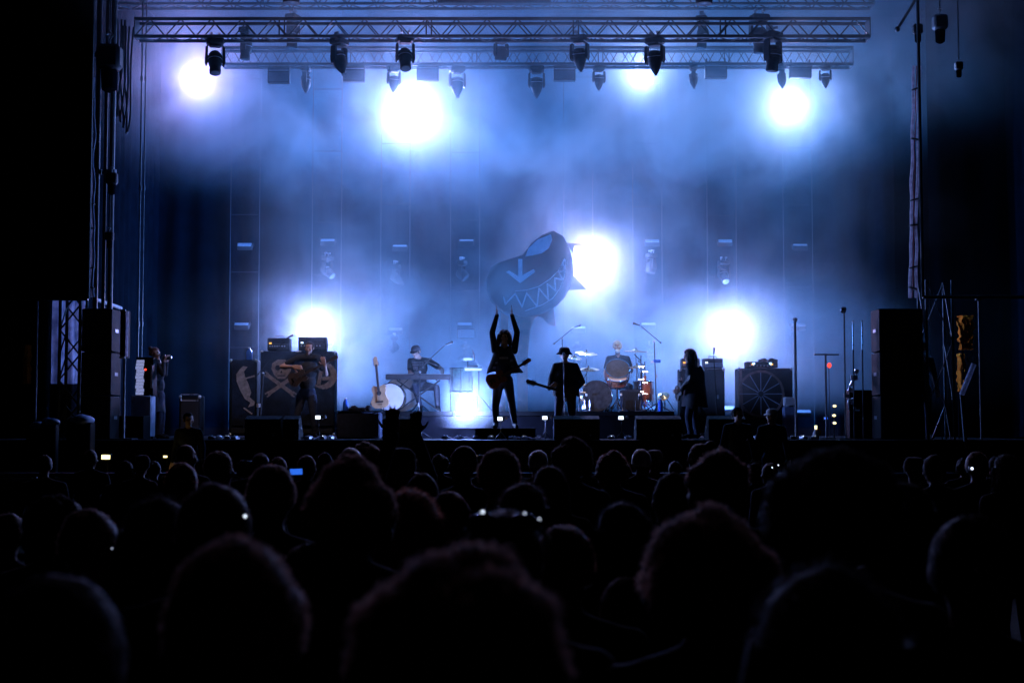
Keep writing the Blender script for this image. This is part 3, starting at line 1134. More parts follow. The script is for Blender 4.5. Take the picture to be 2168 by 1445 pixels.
# ================================================================== STANDS, DRUMS, AMPS
def mic_stand(label, base, top, boom=None, mic=True, cat='microphone stand', group=None, rad=.012, name='microphone_stand'):
    """base, top, boom points in world space; the stand is a thing at base"""
    base = Vector(base)
    o = thing(name, label, cat, base, 0, group)
    t = Vector(top) - base
    MB().cyl((0, 0, .02), t, rad, rad * .8, n=8).build('pole', 'fixture', o)
    for k in range(3):
        a = R(90 + 120 * k)
        MB().tube([(0, 0, .16), (math.cos(a) * .18, math.sin(a) * .18, .07), (math.cos(a) * .30, math.sin(a) * .30, .012)], .011, 6).build('leg', 'fixture', o)
    MB().cyl((0, 0, t.z * .48), (0, 0, t.z * .48 + .07), rad * 1.6, n=8).build('clutch', 'fixture_trim', o)
    tip = t
    if boom:
        b0, b1 = [Vector(q) - base for q in boom]
        bo = MB().cyl(b0, b1, .008, n=8).build('boom_arm', 'fixture', o)
        MB().cyl(b0, b0 + (b1 - b0) * .06, .018, n=8).build('counterweight', 'fixture', bo)
        MB().ell(t, (.025, .025, .025), 8).build('joint', 'fixture_trim', o)
        tip = b1
        d = (b1 - b0).normalized()
    else:
        d = Vector((0, -.3, 1)).normalized()
    if mic:
        mm = MB()
        e = tip + d * .02
        f = e + Vector((d.x * .9, d.y * .9, d.z * .35)).normalized() * .13
        mm.cyl(e, f, .011, .02, n=10)
        mo = mm.build('microphone', 'plastic_black', o)
        MB().ell(f, (.028, .028, .028), 12).build('mic_grille', 'steel', mo)
    return o


def drum(name, label, c, axis, r, h, shell, head='drum_head', legs=0, z0=None, lugs=8, front='drum_head'):
    """shell centred at c along axis"""
    c = Vector(c)
    base = Vector((c.x, c.y, z0 if z0 is not None else c.z))
    o = thing(name, label, 'drum', base)
    a = Vector(axis).normalized()
    p0, p1 = c - base - a * h / 2, c - base + a * h / 2
    mt = tom(p0, p1)
    MB().lathe([(r, 0.006), (r * 1.0, h - .006)], 32, mt).build('shell', shell, o)
    for z, nm, mat in ((0, 'bottom_head', head), (h, 'top_head', front)):
        MB().lathe([(r * .99, z - .004), (r * .99, z + .004)], 32, mt).build(nm, mat, o)
        hoop = MB()
        hoop.tube([mt @ Vector((r * 1.035 * math.cos(t), r * 1.035 * math.sin(t), z)) for t in [2 * PI * k / 32 for k in range(33)]], .012, 6)
        hoop.build('hoop', 'chrome', o)
    lg = MB()
    for k in range(lugs):
        t = 2 * PI * k / lugs
        q = (r + .014) * math.cos(t), (r + .014) * math.sin(t)
        lg.cyl(mt @ Vector((*q, .0)), mt @ Vector((*q, h)), .005, n=5)
        lg.cyl(mt @ Vector((*q, h * .35)), mt @ Vector((*q, h * .65)), .012, n=6)
    lg.build('lugs', 'chrome', o)
    for k in range(legs):
        t = 2 * PI * k / legs + .5
        q = Vector(((r + .03) * math.cos(t), (r + .03) * math.sin(t), 0)) + (c - base)
        MB().cyl((q.x, q.y, 0.005), (q.x, q.y, q.z), .008, n=6).build('leg', 'chrome', o)
    return o


def cymbal(label, base, c, r, tilt=(0.1, 0.0), mat='brass', group='cymbals round the drum kit'):
    base = Vector(base)
    c = Vector(c) - base
    o = thing('cymbal_stand', label, 'cymbal', base, 0, group)
    MB().cyl((0, 0, .05), (c.x * .2, c.y * .2, c.z * .6), .013, n=8).build('pole', 'chrome', o)
    MB().cyl((c.x * .2, c.y * .2, c.z * .6), c, .008, n=8).build('upper_pole', 'chrome', o)
    for k in range(3):
        a = R(30 + 120 * k)
        MB().tube([(0, 0, .34), (math.cos(a) * .26, math.sin(a) * .26, .012)], .010, 6).build('leg', 'chrome', o)
    cm = MB().lathe([(.012, .035), (.04, .032), (.055, .018), (r * .5, .008), (r, -.008), (r * .995, -.012), (r * .5, .004), (.05, .012), (.012, .026)], 36)
    cy_ = cm.build('cymbal', mat, o, c, (tilt[0], tilt[1], 0))
    MB().lathe([(.012, .035), (.018, .045), (.01, .075)], 10).build('wing_nut', 'chrome', cy_)
    return o


def cabinet(label, x0, x1, ztop, Y, zbot=DECK, dep=.42, speakers=(), cat='amplifier', group='amplifier stacks', castor=True):
    w = x1 - x0
    h = ztop - zbot
    o = thing('speaker_cabinet', label, cat, ((x0 + x1) / 2, Y, zbot), 0, group)
    b0 = .05 if castor else 0.0
    MB().box((0, 0, (h + b0) / 2), (w, dep, h - b0), ch=.02).build('case', 'amp_vinyl', o)
    MB().box((0, -dep / 2 - .004, (h + b0) / 2), (w - .08, .012, h - b0 - .08), ch=.004).build('grille_cloth', 'grille', o)
    cm = MB().ell((0, 0, 0), (.05, .05, .05), 8).mesh('corner', 'fixture_trim')
    for sx in (-1, 1):
        for zz in (b0 + .02, h - .02):
            e = link('corner', cm, o, (sx * (w / 2 - .02), -dep / 2 + .02, zz))
            e.scale = (.7, .7, .7)
    if castor:
        wm = MB().cyl((-.02, 0, 0), (.02, 0, 0), .05, n=10).mesh('castor', 'plastic_black')
        for sx in (-1, 1):
            for sy in (-1, 1):
                link('castor', wm, o, (sx * (w / 2 - .08), sy * (dep / 2 - .08), .05))
    return o


def amp_head(label, x0, x1, z0, z1, Y, mat='amp_vinyl', led='led_amber', nled=1, dep=.28, handle=True, panel='plastic_black'):
    w, h = x1 - x0, z1 - z0
    o = thing('amp_head', label, 'amplifier', ((x0 + x1) / 2, Y, z0), 0, 'amplifier heads')
    MB().box((0, 0, h / 2 + .008), (w, dep, h - .012), ch=.015).build('case', mat, o)
    pn = MB().box((0, -dep / 2 - .004, h * .38), (w - .05, .012, h * .42)).build('control_panel', panel, o)
    km = MB().cyl((0, 0, 0), (0, -.022, 0), .014, n=10).mesh('knob', 'fixture_trim')
    for i in range(7):
        link('knob', km, pn, (-w * .38 + w * .11 * i, -dep / 2 - .01, h * .38))
    lmh = MB().box((0, 0, 0), (.05, .012, .03)).mesh('indicator_lamp', led)
    for i in range(nled):
        link('indicator_lamp', lmh, pn, ((-w * .3 + w * .6 * i / max(1, nled - 1)) if nled > 1 else -w * .36, -dep / 2 - .014, h * .60))
    if handle:
        MB().tube([(-w * .22, 0, h), (-w * .2, 0, h + .045), (w * .2, 0, h + .045), (w * .22, 0, h)], .010, 6).build('handle', 'plastic_black', o)
    return o


def wedge(label, px0, px1, Y=24.95, h=.42, rz_=0.0):
    a, b = at(px0, 900, Y), at(px1, 900, Y)
    w = b.x - a.x
    o = thing('wedge_monitor', label, 'monitor speaker', ((a.x + b.x) / 2, Y, DECK), rz_, 'floor wedges along the stage edge')
    prof = [(-.20, 0), (.30, 0), (.34, .12), (.02, h), (-.20, h - .06)]
    m = MB()
    n = len(prof)
    m.add([(-w / 2, y, z) for y, z in prof] + [(w / 2, y, z) for y, z in prof],
          [tuple(range(n)), tuple(range(2 * n - 1, n - 1, -1))] + [(i, n + i, n + (i + 1) % n, (i + 1) % n) for i in range(n)])
    m.build('case', 'amp_vinyl', o)
    d = Vector((0, .32, .30)).normalized()
    MB().box((0, .185, h * .64), (w * .9, .012, .36), rotx(-R(45))).build('grille', 'grille', o)
    for s in (-1, 1):
        MB().box((s * (w / 2 + .004), .05, h * .5), (.012, .16, .05), ch=.004).build('handle', 'plastic_black', o)
    MB().cyl((w * .3, -.19, .08), (w * .3, -.215, .08), .018, n=10).build('socket', 'fixture_trim', o)
    return o

# ================================================================== RISER AND SET
rx0, rx1 = at(722, 870, 27.6).x, at(1428, 870, 27.6).x
riser = thing('drum_riser', 'black drum riser across the middle of the stage', 'riser', ((rx0 + rx1) / 2, 29.2, DECK))
RW = rx1 - rx0
for i in range(3):
    MB().box((-RW / 2 + RW * (i + .5) / 3, 0, RISER - DECK - .045), (RW / 3 - .006, 3.2, .09), ch=.006).build('top_panel', 'deck', riser)
MB().box((0, -1.57, (RISER - DECK - .1) / 2), (RW, .02, RISER - DECK - .1)).build('front_skirt', 'black_cloth', riser)
for i in range(4):
    for y in (-1.4, 0, 1.4):
        MB().cyl((-RW / 2 + .1 + (RW - .2) * i / 3, y, 0), (-RW / 2 + .1 + (RW - .2) * i / 3, y, RISER - DECK - .09), .03, n=8).build('leg', 'aluminium', riser)
ego = thing('singer_platform', 'low black platform under the singer at the stage edge', 'platform', (at(1070, 900, 25.9).x, 25.95, DECK))
MB().box((0, 0, .19), (1.1, .7, .02), ch=.004).build('top_panel', 'deck', ego)
for sx in (-1, 1):
    for sy in (-1, 1):
        MB().box((sx * .5, sy * .3, .09), (.05, .05, .18)).build('leg', 'truss_dark', ego)
MB().box((0, -.335, .09), (1.08, .012, .18)).build('front_skirt', 'black_cloth', ego)


def pxpoly(pts, Y, org):
    out = []
    for px, py in pts:
        w = at(px, py, Y)
        out.append((w.x - org.x, w.z - org.z))
    return out


def stroke(m, pts, w, y0, y1):
    """thick polyline in XZ as separate mitred bars"""
    for i in range(len(pts) - 1):
        a, b = Vector((pts[i][0], 0, pts[i][1])), Vector((pts[i + 1][0], 0, pts[i + 1][1]))
        d = (b - a)
        if d.length < 1e-5:
            continue
        d.normalize()
        a, b = a - d * w * .35, b + d * w * .35
        s = Vector((-d.z, 0, d.x)) * w / 2
        q = [a - s, b - s, b + s, a + s]
        m.prism([(v.x, v.z) for v in q], y0 - .0004 * i, y1)


# shark faced bomb prop standing behind the singer
YS = 31.2
so = at(1100, 872, YS)
so.z = RISER if YS < 30.7 else DECK
shark = thing('shark_prop', 'big dark shark mouthed bomb prop with pale eye and zigzag teeth', 'stage prop', so)
hull = [(1030, 590), (1040, 566), (1058, 555), (1080, 549), (1106, 541), (1124, 516), (1147, 499), (1171, 490), (1192, 501), (1204, 524), (1212, 550), (1214, 578),
        (1208, 605), (1196, 629), (1178, 648), (1150, 663), (1112, 672), (1066, 662), (1042, 640), (1031, 615)]
hp_ = MB()
P_ = pxpoly(hull, YS, so)
cx_, cz_ = sum(p[0] for p in P_) / len(P_), sum(p[1] for p in P_) / len(P_)
nn = len(P_)
rings = []
for sc_, y in ((1, .0), (1.0, -.12), (.965, -.17)):
    rings += [(cx_ + (x - cx_) * sc_, y, cz_ + (z - cz_) * sc_) for x, z in P_]
fs = [(i, (i + 1) % nn, nn + (i + 1) % nn, nn + i) for i in range(nn)] + [(nn + i, nn + (i + 1) % nn, 2 * nn + (i + 1) % nn, 2 * nn + i) for i in range(nn)]
fs += [tuple(range(2 * nn, 3 * nn)), tuple(range(nn - 1, -1, -1))]
hp_.add(rings, fs)
hullo = hp_.build('hull', 'prop_hull', shark, ang=60)
eye_ = pxpoly([(1112, 545), (1118, 528), (1138, 509), (1166, 498), (1169, 510), (1161, 528), (1147, 538), (1130, 542)], YS, so)
MB().prism(eye_, -.185, -.176).build('eye_patch', 'prop_pale', hullo)
arr = pxpoly([(1071, 577), (1078, 574), (1097, 586), (1097, 550), (1106, 550), (1106, 584), (1130, 571), (1133, 577), (1101, 601)], YS, so)
MB().prism(arr, -.183, -.174).build('arrow_mark', 'prop_pale', hullo)
z5 = lambda q: [(920 + x / 5.16, 460 + y / 5.16) for x, y in q]
zig = z5([(755, 880), (775, 955), (880, 840), (955, 985), (1005, 835), (1118, 978), (1140, 785), (1240, 905), (1230, 735), (1320, 808), (1310, 672), (1398, 690), (1352, 602), (1418, 592), (1398, 505), (1416, 465)])
m = MB()
stroke(m, pxpoly(zig, YS, so), .036, -.183, -.172)
m.build('teeth', 'prop_pale', hullo)
for lip in (z5([(880, 812), (1010, 802), (1140, 762), (1260, 682), (1350, 592), (1415, 470)]), z5([(990, 1028), (1180, 960), (1290, 890), (1370, 780), (1412, 660), (1424, 560), (1424, 470)])):
    m = MB()
    stroke(m, pxpoly(lip, YS, so), .02, -.181, -.172)
    m.build('lip_line', 'prop_pale', hullo)
fin = pxpoly([(1206, 588), (1214, 582), (1242, 612), (1204, 614)], YS, so)
MB().prism(fin, .02, .05).build('fin', 'prop_hull', shark)
fin = pxpoly([(1200, 514), (1238, 515), (1236, 519), (1216, 520), (1212, 535)], YS, so)
MB().prism(fin, .02, .05).build('fin', 'prop_hull', shark)
lg = [(1086, 655), (1130, 668), (1172, 645), (1177, 690), (1162, 686), (1150, 672), (1140, 668), (1131, 674), (1122, 700), (1117, 760), (1118, 872), (1096, 872), (1094, 760)]
q_ = pxpoly(lg, YS, so)
q_ = [(x, max(0.0, z) if z > .15 else 0.0) for x, z in q_]
MB().prism(q_, .06, .12).build('support_leg', 'print_rust', shark)
lg = [(1060, 660), (1076, 668), (1070, 872), (1056, 872)]
q_ = pxpoly(lg, YS, so)
q_ = [(x, z if z > .15 else 0.0) for x, z in q_]
MB().prism(q_, .06, .12).build('support_leg', 'print_rust', shark)

# ================================================================== LEFT AMPLIFIERS WITH BANNER
YA = 29.3
a0, a1, a2 = at(491, 760, YA), at(556, 742, YA), at(712, 742, YA)
cabinet('short speaker cabinet furthest left, with the striding leg print', a0.x, at(548, 760, YA).x, at(520, 762, YA).z, YA)
cabinet('tall speaker cabinet under the skull banner, left of the pair', a1.x, at(634, 742, YA).x, at(600, 744, YA).z, YA)
cabinet('tall speaker cabinet under the skull banner, right of the pair', at(636, 742, YA).x, a2.x, at(600, 744, YA).z, YA)
amp_head('small amplifier head on the left of the two banner cabinets', at(576, 0, YA).x, at(622, 0, YA).x, at(600, 744, YA).z, at(600, 716, YA).z, YA)
h2 = amp_head('amplifier head with glowing slit below the left strobe', at(640, 0, YA).x, at(698, 0, YA).x, at(600, 744, YA).z, at(600, 714, YA).z, YA, led='led_white', nled=1)
# banner cloth in front of the tall pair
bo = Vector(((a1.x + a2.x) / 2, YA - .27, DECK + .25))
ban = thing('skull_banner', 'black banner with tan skull, crossed wrenches and horn ring print', 'banner', bo)
W_, H_ = a2.x - a1.x - .02, at(600, 746, YA).z - DECK - .25
m = MB()
ni, nj = 30, 14
vs = [(-W_ / 2 + W_ * i / ni, .012 * math.sin(i * .9) * (1 - j / nj), H_ * j / nj) for j in range(nj + 1) for i in range(ni + 1)]
qf = [(j * (ni + 1) + i, j * (ni + 1) + i + 1, (j + 1) * (ni + 1) + i + 1, (j + 1) * (ni + 1) + i) for j in range(nj) for i in range(ni)]
K_ = len(vs)
m.add(vs + [(x, y + .012, z) for x, y, z in vs], qf + [tuple(K_ + i for i in reversed(f)) for f in qf])
cl_ = m.build('cloth', 'banner_cloth', ban)
YB = YA - .27
z8 = lambda q: [(480 + x / 5.16, 660 + y / 5.16) for x, y in q]
# skull
sk = z8([(490, 620), (500, 560), (560, 520), (640, 520), (700, 570), (705, 640), (670, 690), (640, 730), (560, 730), (520, 690)])
m = MB()
m.prism(pxpoly(sk, YB, bo), -.030, -.022)
sko = m.build('skull_print', 'print_tan', ban)
m = MB()
for c_ in ((560, 610), (640, 605)):
    e_ = z8([(c_[0] + 28 * math.cos(t), c_[1] + 30 * math.sin(t)) for t in [2 * PI * k / 10 for k in range(10)]])
    m.prism(pxpoly(e_, YB, bo), -.034, -.0305)
m.prism(pxpoly(z8([(600, 640), (615, 665), (585, 665)]), YB, bo), -.034, -.0305)
m.prism(pxpoly(z8([(555, 690), (645, 690), (640, 702), (560, 702)]), YB, bo), -.034, -.0305)
m.build('skull_hollow', 'banner_cloth', sko)
for a_, b_ in (((445, 690), (720, 890)), ((755, 690), (465, 890))):
    m = MB()
    stroke(m, pxpoly(z8([a_, b_]), YB, bo), .075, -.040 if a_[0] < 500 else -.046, -.024)
    for e_ in (a_, b_):
        d_ = Vector((b_[0] - a_[0], b_[1] - a_[1])).normalized() * (1 if e_ is b_ else -1)
        n_ = Vector((-d_.y, d_.x))
        for s_ in (-1, 1):
            q0 = (e_[0] + n_.x * 18 * s_, e_[1] + n_.y * 18 * s_)
            q1 = (q0[0] + d_.x * 34, q0[1] + d_.y * 34)
            stroke(m, pxpoly(z8([q0, q1]), YB, bo), .03, -.044 if a_[0] < 500 else -.05, -.024)
    m.build('wrench_print', 'print_tan', ban)
m = MB()
ringo = [(1040 + 130 * math.cos(t), 690 + 130 * math.sin(t)) for t in [R(-80) + R(260) * k / 16 for k in range(17)]]
for i in range(16):
    stroke(m, pxpoly(z8(ringo[i:i + 2]), YB, bo), .03 + .10 * math.sin(PI * min(1, (i + .5) / 12)), -.030 - .0008 * i, -.022)
m.build('horn_ring_print', 'print_tan', ban)
m = MB()
stroke(m, pxpoly(z8([(1030, 660), (1010, 780)]), YB, bo), .07, -.046, -.022)
stroke(m, pxpoly(z8([(1060, 730), (1150, 720)]), YB, bo), .07, -.047, -.022)
m.build('horn_ring_print', 'print_tan', ban)
# leg print banner on the short cabinet
lo_ = Vector((at(520, 800, YA).x, YA - .25, DECK + .25))
lb = thing('leg_banner', 'black cloth with tan striding leg print on the short cabinet', 'banner', lo_)
w1, h1 = at(548, 0, YA).x - a0.x - .03, at(520, 764, YA).z - DECK - .25
MB().box((0, 0, h1 / 2), (w1, .012, h1)).build('cloth', 'banner_cloth', lb)
YB2 = YA - .25
leg = z8([(180, 590), (230, 600), (190, 650), (200, 700), (240, 790), (270, 880), (250, 930), (310, 980), (300, 1020), (235, 1040), (260, 990), (200, 950), (150, 860), (110, 760), (105, 680), (150, 620)])
MB().prism(pxpoly(leg, YB2, lo_), -.016, -.010).build('leg_print', 'print_tan', lb)
m = MB()
stroke(m, pxpoly(z8([(125, 705), (215, 725), (300, 700)]), YB2, lo_), .03, -.020, -.010)
m.build('leg_print', 'print_tan', lb)
m = MB()
stroke(m, pxpoly(z8([(190, 1050), (275, 1110)]), YB2, lo_), .03, -.020, -.010)
m.build('leg_print', 'print_tan', lb)


def bottle(label, p, mat='bottle_blue', h=.24, r=.035):
    o = thing('water_bottle', label, 'bottle', p)
    MB().lathe([(r * .9, 0), (r, .01), (r, h * .62), (r * .85, h * .72), (r * .38, h * .86), (r * .38, h * .95)], 14).build('bottle_body', mat, o)
    MB().lathe([(r * .42, h * .94), (r * .42, h), (r * .3, h + .003)], 10).build('cap', 'reflector', o)
    return o


bottle('blue bottle on top of the short left speaker cabinet', (at(536, 0, YA).x, YA, at(520, 762, YA).z), h=.26, r=.06)
mic_stand('boom microphone stand in front of the skull banner', (at(557, 0, 27.6).x, 27.6, DECK), at(557, 790, 27.6), (at(540, 800, 27.6), at(604, 718, 27.6)), rad=.03)

# ---- covered case at the left end of the riser
fc = thing('draped_case', 'dark blue draped flight case left of the keyboard stand', 'case', (at(767, 0, 26.9).x, 26.9, DECK))
wf = at(812, 0, 26.9).x - at(722, 0, 26.9).x
hf = at(767, 872, 26.9).z - DECK
MB().box((0, 0, hf / 2), (wf, .5, hf), ch=.03).build('cloth_cover', 'jeans', fc)
MB().box((0, 0, hf + .012), (wf + .03, .54, .024), ch=.006).build('lid', 'amp_vinyl', fc)
bottle('blue bottle standing on the draped flight case', (at(738, 0, 26.9).x, 26.85, DECK + hf + .024), h=.24, r=.05)
tw = thing('black_towel', 'crumpled black towel on the draped flight case', 'towel', (at(768, 0, 26.9).x, 26.9, DECK + hf + .02))
m = MB()
for i in range(9):
    m.ell((-.16 + .04 * i, .02 * math.sin(i * 2), .03 + .02 * math.sin(i * 1.7)), (.07, .09, .045 + .02 * math.sin(i)), 10)
m.build('cloth', 'tee_black', tw)

# ---- guitar on stand, bass drum with pale shell behind
guitar('pale acoustic guitar standing upright left of the keyboard', at(805, 838, 28.0) + Vector((0, -.1, 0)), R(-8), 0, ('wood_tan', 'wood_dark'), .95, acoustic=True, ry=R(-96), name='acoustic_guitar')
gs = thing('guitar_stand', 'low black stand holding the upright acoustic guitar', 'stand', (at(803, 0, 28.0).x, 27.95, RISER))
for s in (-1, 1):
    MB().tube([(0, .12, .32), (s * .12, .12, .2), (s * .15, -.1, .012)], .01, 6).build('leg', 'fixture', gs)
MB().tube([(-.10, -.12, .14), (-.08, .1, .12), (.08, .1, .12), (.10, -.12, .14)], .010, 6).build('cradle', 'fixture', gs)
c_ = at(828, 842, 28.3)
c_.z = RISER + .28
drum('bass_drum', 'bass drum with pinkish front head beside the acoustic guitar', c_, (0, -1, 0), .27, .40, 'wood_tan', front='drum_head', lugs=8, z0=RISER)
c_ = at(852, 838, 29.2)
c_.z = RISER + .36
drum('gong_drum', 'large pale gong drum half hidden behind the keyboard player', c_, (0, -1, 0), .35, .35, 'flightcase', front='drum_head', lugs=8, z0=RISER)

# ---- keyboard
kb = thing('stage_keyboard', 'long black stage keyboard in front of the capped player', 'keyboard', (at(889, 0, 28.1).x, 28.1, RISER))
kw = at(956, 0, 28.1).x - at(822, 0, 28.1).x
kz = at(889, 803, 28.1).z - RISER
MB().box((0, 0, kz + .05), (kw, .30, .10), ch=.01).build('case', 'plastic_black', kb)
MB().box((0, .06, kz + .106), (kw * .86, .15, .012)).build('key_bed', 'keys', kb)
for s in (-1, 1):
    MB().tube([(-.42 * s, .1 * s, 0.01), (.42 * s, .1 * s, kz - .01)], .016, 8).build('stand_leg', 'fixture', kb)
MB().cyl((-.42, -.16, .016), (-.42, .16, .016), .016, n=8).build('stand_foot', 'fixture', kb)
MB().cyl((.42, -.16, .016), (.42, .16, .016), .016, n=8).build('stand_foot', 'fixture', kb)
MB().cyl((-.36, -.14, kz - .014), (-.36, .14, kz - .014), .014, n=8).build('stand_bar', 'fixture', kb)
MB().cyl((.36, -.14, kz - .014), (.36, .14, kz - .014), .014, n=8).build('stand_bar', 'fixture', kb)
stl = thing('stool', 'round black stool under the keyboard player', 'stool', (at(890, 0, 28.75).x, 28.75, RISER))
MB().lathe([(.02, .44), (.17, .44), (.18, .47), (.17, .5), (.02, .5)], 20).build('seat', 'amp_vinyl', stl)
MB().cyl((0, 0, .1), (0, 0, .44), .02, n=8).build('post', 'chrome', stl)
for k in range(3):
    a = R(120 * k + 20)
    MB().cyl((0, 0, .2), (math.cos(a) * .22, math.sin(a) * .22, .012), .011, n=6).build('leg', 'chrome', stl)
mic_stand('boom microphone stand crossing in front of the keyboard player', (at(889, 0, 27.0).x, 27.0, DECK), at(889, 787, 27.0), (at(848, 818, 27.0), at(941, 731, 27.0)))

# ---- floor tom and pads right of keyboard
c_ = at(976, 804, 28.6)
drum('floor_tom', 'dark teal floor tom on legs above the floor strobe', (c_.x, 28.6, c_.z), (0, 0, 1), .225, .46, 'drum_teal', head='drum_head', legs=3, z0=RISER)
pd = thing('sample_pad', 'small percussion pad on a thin stand left of the singer', 'drum pad', (at(1015, 0, 28.4).x, 28.4, RISER))
pz = at(1005, 783, 28.4).z - RISER
MB().cyl((0, 0, .1), (0, 0, pz), .012, n=8).build('pole', 'chrome', pd)
for k in range(3):
    a = R(120 * k + 30)
    MB().tube([(0, 0, .34), (math.cos(a) * .32, math.sin(a) * .32, .012)], .010, 6).build('leg', 'chrome', pd)
MB().box((-.11, 0, pz + .03), (.34, .22, .05), rotx(R(12)), ch=.01).build('pad_case', 'reflector', pd)
MB().box((-.13, -.02, pz + .075), (.22, .14, .02), rotx(R(12)), ch=.005).build('rubber_pad', 'plastic_black', pd)
cb = thing('cowbell_block', 'small pale block and tall red splash on the percussion stand', 'percussion', (at(992, 0, 28.45).x, 28.45, RISER))
q1 = at(992, 762, 28.45) - Vector((at(992, 0, 28.45).x, 28.45, RISER))
MB().cyl((0, 0, .02), (0, 0, q1.z), .010, n=8).build('pole', 'chrome', cb)
MB().lathe([(.02, 0), (.14, 0), (.15, .012), (.02, .015)], 20).build('foot', 'fixture', cb)
MB().box((0, -.01, q1.z + .02), (.17, .07, .06), ch=.01).build('block', 'reflector', cb)
q2 = at(1003, 752, 28.45) - Vector((at(992, 0, 28.45).x, 28.45, RISER))
MB().lathe([(.012, .02), (.05, .015), (.13, -.004), (.128, -.008), (.012, .012)], 24, Matrix.Translation(q2) @ Matrix.Rotation(R(80), 4, 'Y')).build('splash_cymbal', 'wood_red', cb)
MB().cyl((0, 0, q1.z - .02), q2, .007, n=6).build('arm', 'chrome', cb)

# ================================================================== DRUM KIT
c_ = at(1262, 836, 28.5)
c_.z = RISER + .31
drum('bass_drum', 'black bass drum of the main kit beside the man in the hat', c_, (0, -1, 0), .30, .42, 'drum_orange', front='drum_dark', z0=RISER)
ped = thing('floor_monitor_drum', 'blue black low box in front of the drummer', 'box', (at(1330, 0, 28.35).x, 28.35, RISER))
MB().box((0, 0, .22), (.38, .3, .44), ch=.02).build('case', 'jeans', ped)
MB().box((0, -.155, .22), (.32, .012, .36), ch=.004).build('grille', 'grille', ped)
c_ = at(1307, 789, 28.6)
drum('rack_tom', 'glossy orange tom tilted towards the crowd before the drummer', c_, (0, -.80, .62), .235, .26, 'drum_orange', front='drum_dark', head='drum_head')
c2 = thing('tom_stand', 'chrome stand under the orange tom', 'stand', (c_.x, 28.75, RISER))
MB().cyl((0, 0, .08), (0, .0, c_.z - RISER - .2), .015, n=8).build('pole', 'chrome', c2)
MB().cyl((0, 0, c_.z - RISER - .2), (0, -.06, c_.z - RISER - .08), .012, n=8).build('arm', 'chrome', c2)
for k in range(3):
    a = R(120 * k)
    MB().tube([(0, 0, .3), (math.cos(a) * .26, math.sin(a) * .26, .012)], .011, 6).build('leg', 'chrome', c2)
sn = at(1307, 806, 28.42)
drum('snare_drum', 'shallow orange snare with pale head below the orange tom', sn, (0, -.45, .9), .185, .13, 'drum_orange', head='drum_head')
c3 = thing('snare_stand', 'low chrome snare stand in front of the drummer', 'stand', (sn.x, 28.45, RISER))
MB().cyl((0, 0, .06), (0, 0, sn.z - RISER - .08), .013, n=8).build('pole', 'chrome', c3)
for k in range(3):
    a = R(120 * k + 60)
    MB().tube([(0, 0, .2), (math.cos(a) * .22, math.sin(a) * .22, .012)], .011, 6).build('leg', 'chrome', c3)
    MB().tube([(0, 0, sn.z - RISER - .12), (math.cos(a) * .15, math.sin(a) * .15, sn.z - RISER - .08)], .008, 6).build('basket_arm', 'chrome', c3)
c_ = at(1366, 826, 28.8)
drum('floor_tom', 'copper floor tom among chrome stands right of the drummer', (at(1357, 0, 28.9).x, 28.9, RISER + .42), (0, 0, 1), .19, .40, 'drum_orange', head='drum_head', legs=3, z0=RISER)
cymbal('broad brass crash cymbal left of the drummer', (at(1240, 0, 29.0).x, 29.0, RISER), at(1241, 747, 29.0), .24, (R(12), R(6)))
cymbal('lower brass ride cymbal left of the drummer', (at(1222, 0, 28.7).x, 28.7, RISER), at(1246, 781, 28.7), .22, (R(12), R(1)))
cymbal('small dim cymbal directly behind the man in the hat', (at(1208, 0, 29.3).x, 29.3, RISER), at(1216, 756, 29.3), .16, (R(16), R(10)))
cymbal('dark flat crash cymbal right of the drummer', (at(1344, 0, 29.0).x, 29.0, RISER), at(1346, 743, 29.0), .25, (R(6), R(2)))
cymbal('chrome hi-hat low right of the drummer', (at(1350, 0, 28.5).x, 28.5, RISER), at(1349, 776, 28.5), .18, (R(6), 0))
cymbal('small splash cymbal low beside the blue bottle', (at(1402, 0, 29.2).x, 29.2, RISER), at(1404, 838, 29.2), .13, (R(40), R(-20)))
mic_stand('overhead boom microphone above the hat of the guitarist', (at(1192, 0, 29.9).x, 29.9, RISER), at(1190, 716, 29.9), (at(1172, 728, 29.9), at(1214, 694, 29.9)))
mic_stand('tall overhead boom microphone right of the drummer', (at(1385, 0, 28.2).x, 28.2, RISER), at(1385, 722, 28.2), (at(1400, 726, 28.2), at(1357, 690, 28.2)))
bx = thing('stand_tray', 'blue lit gadget clipped to the tall microphone stand', 'gadget', at(1391, 764, 28.1))
MB().box((0, 0, 0), (.14, .07, .06), ch=.01).build('case', 'bottle_blue', bx)
MB().cyl((-.04, .03, 0), (-.055, .1, 0), .012, n=8).build('clip', 'fixture', bx)
MB().cyl((-.12, -.01, -.02), (-.04, 0, -.01), .02, n=8).build('lamp_neck', 'reflector', bx)
bottle('blue bottle on the riser beside the chrome stands', (at(1393, 0, 27.9).x, 27.9, RISER), h=.26, r=.05)
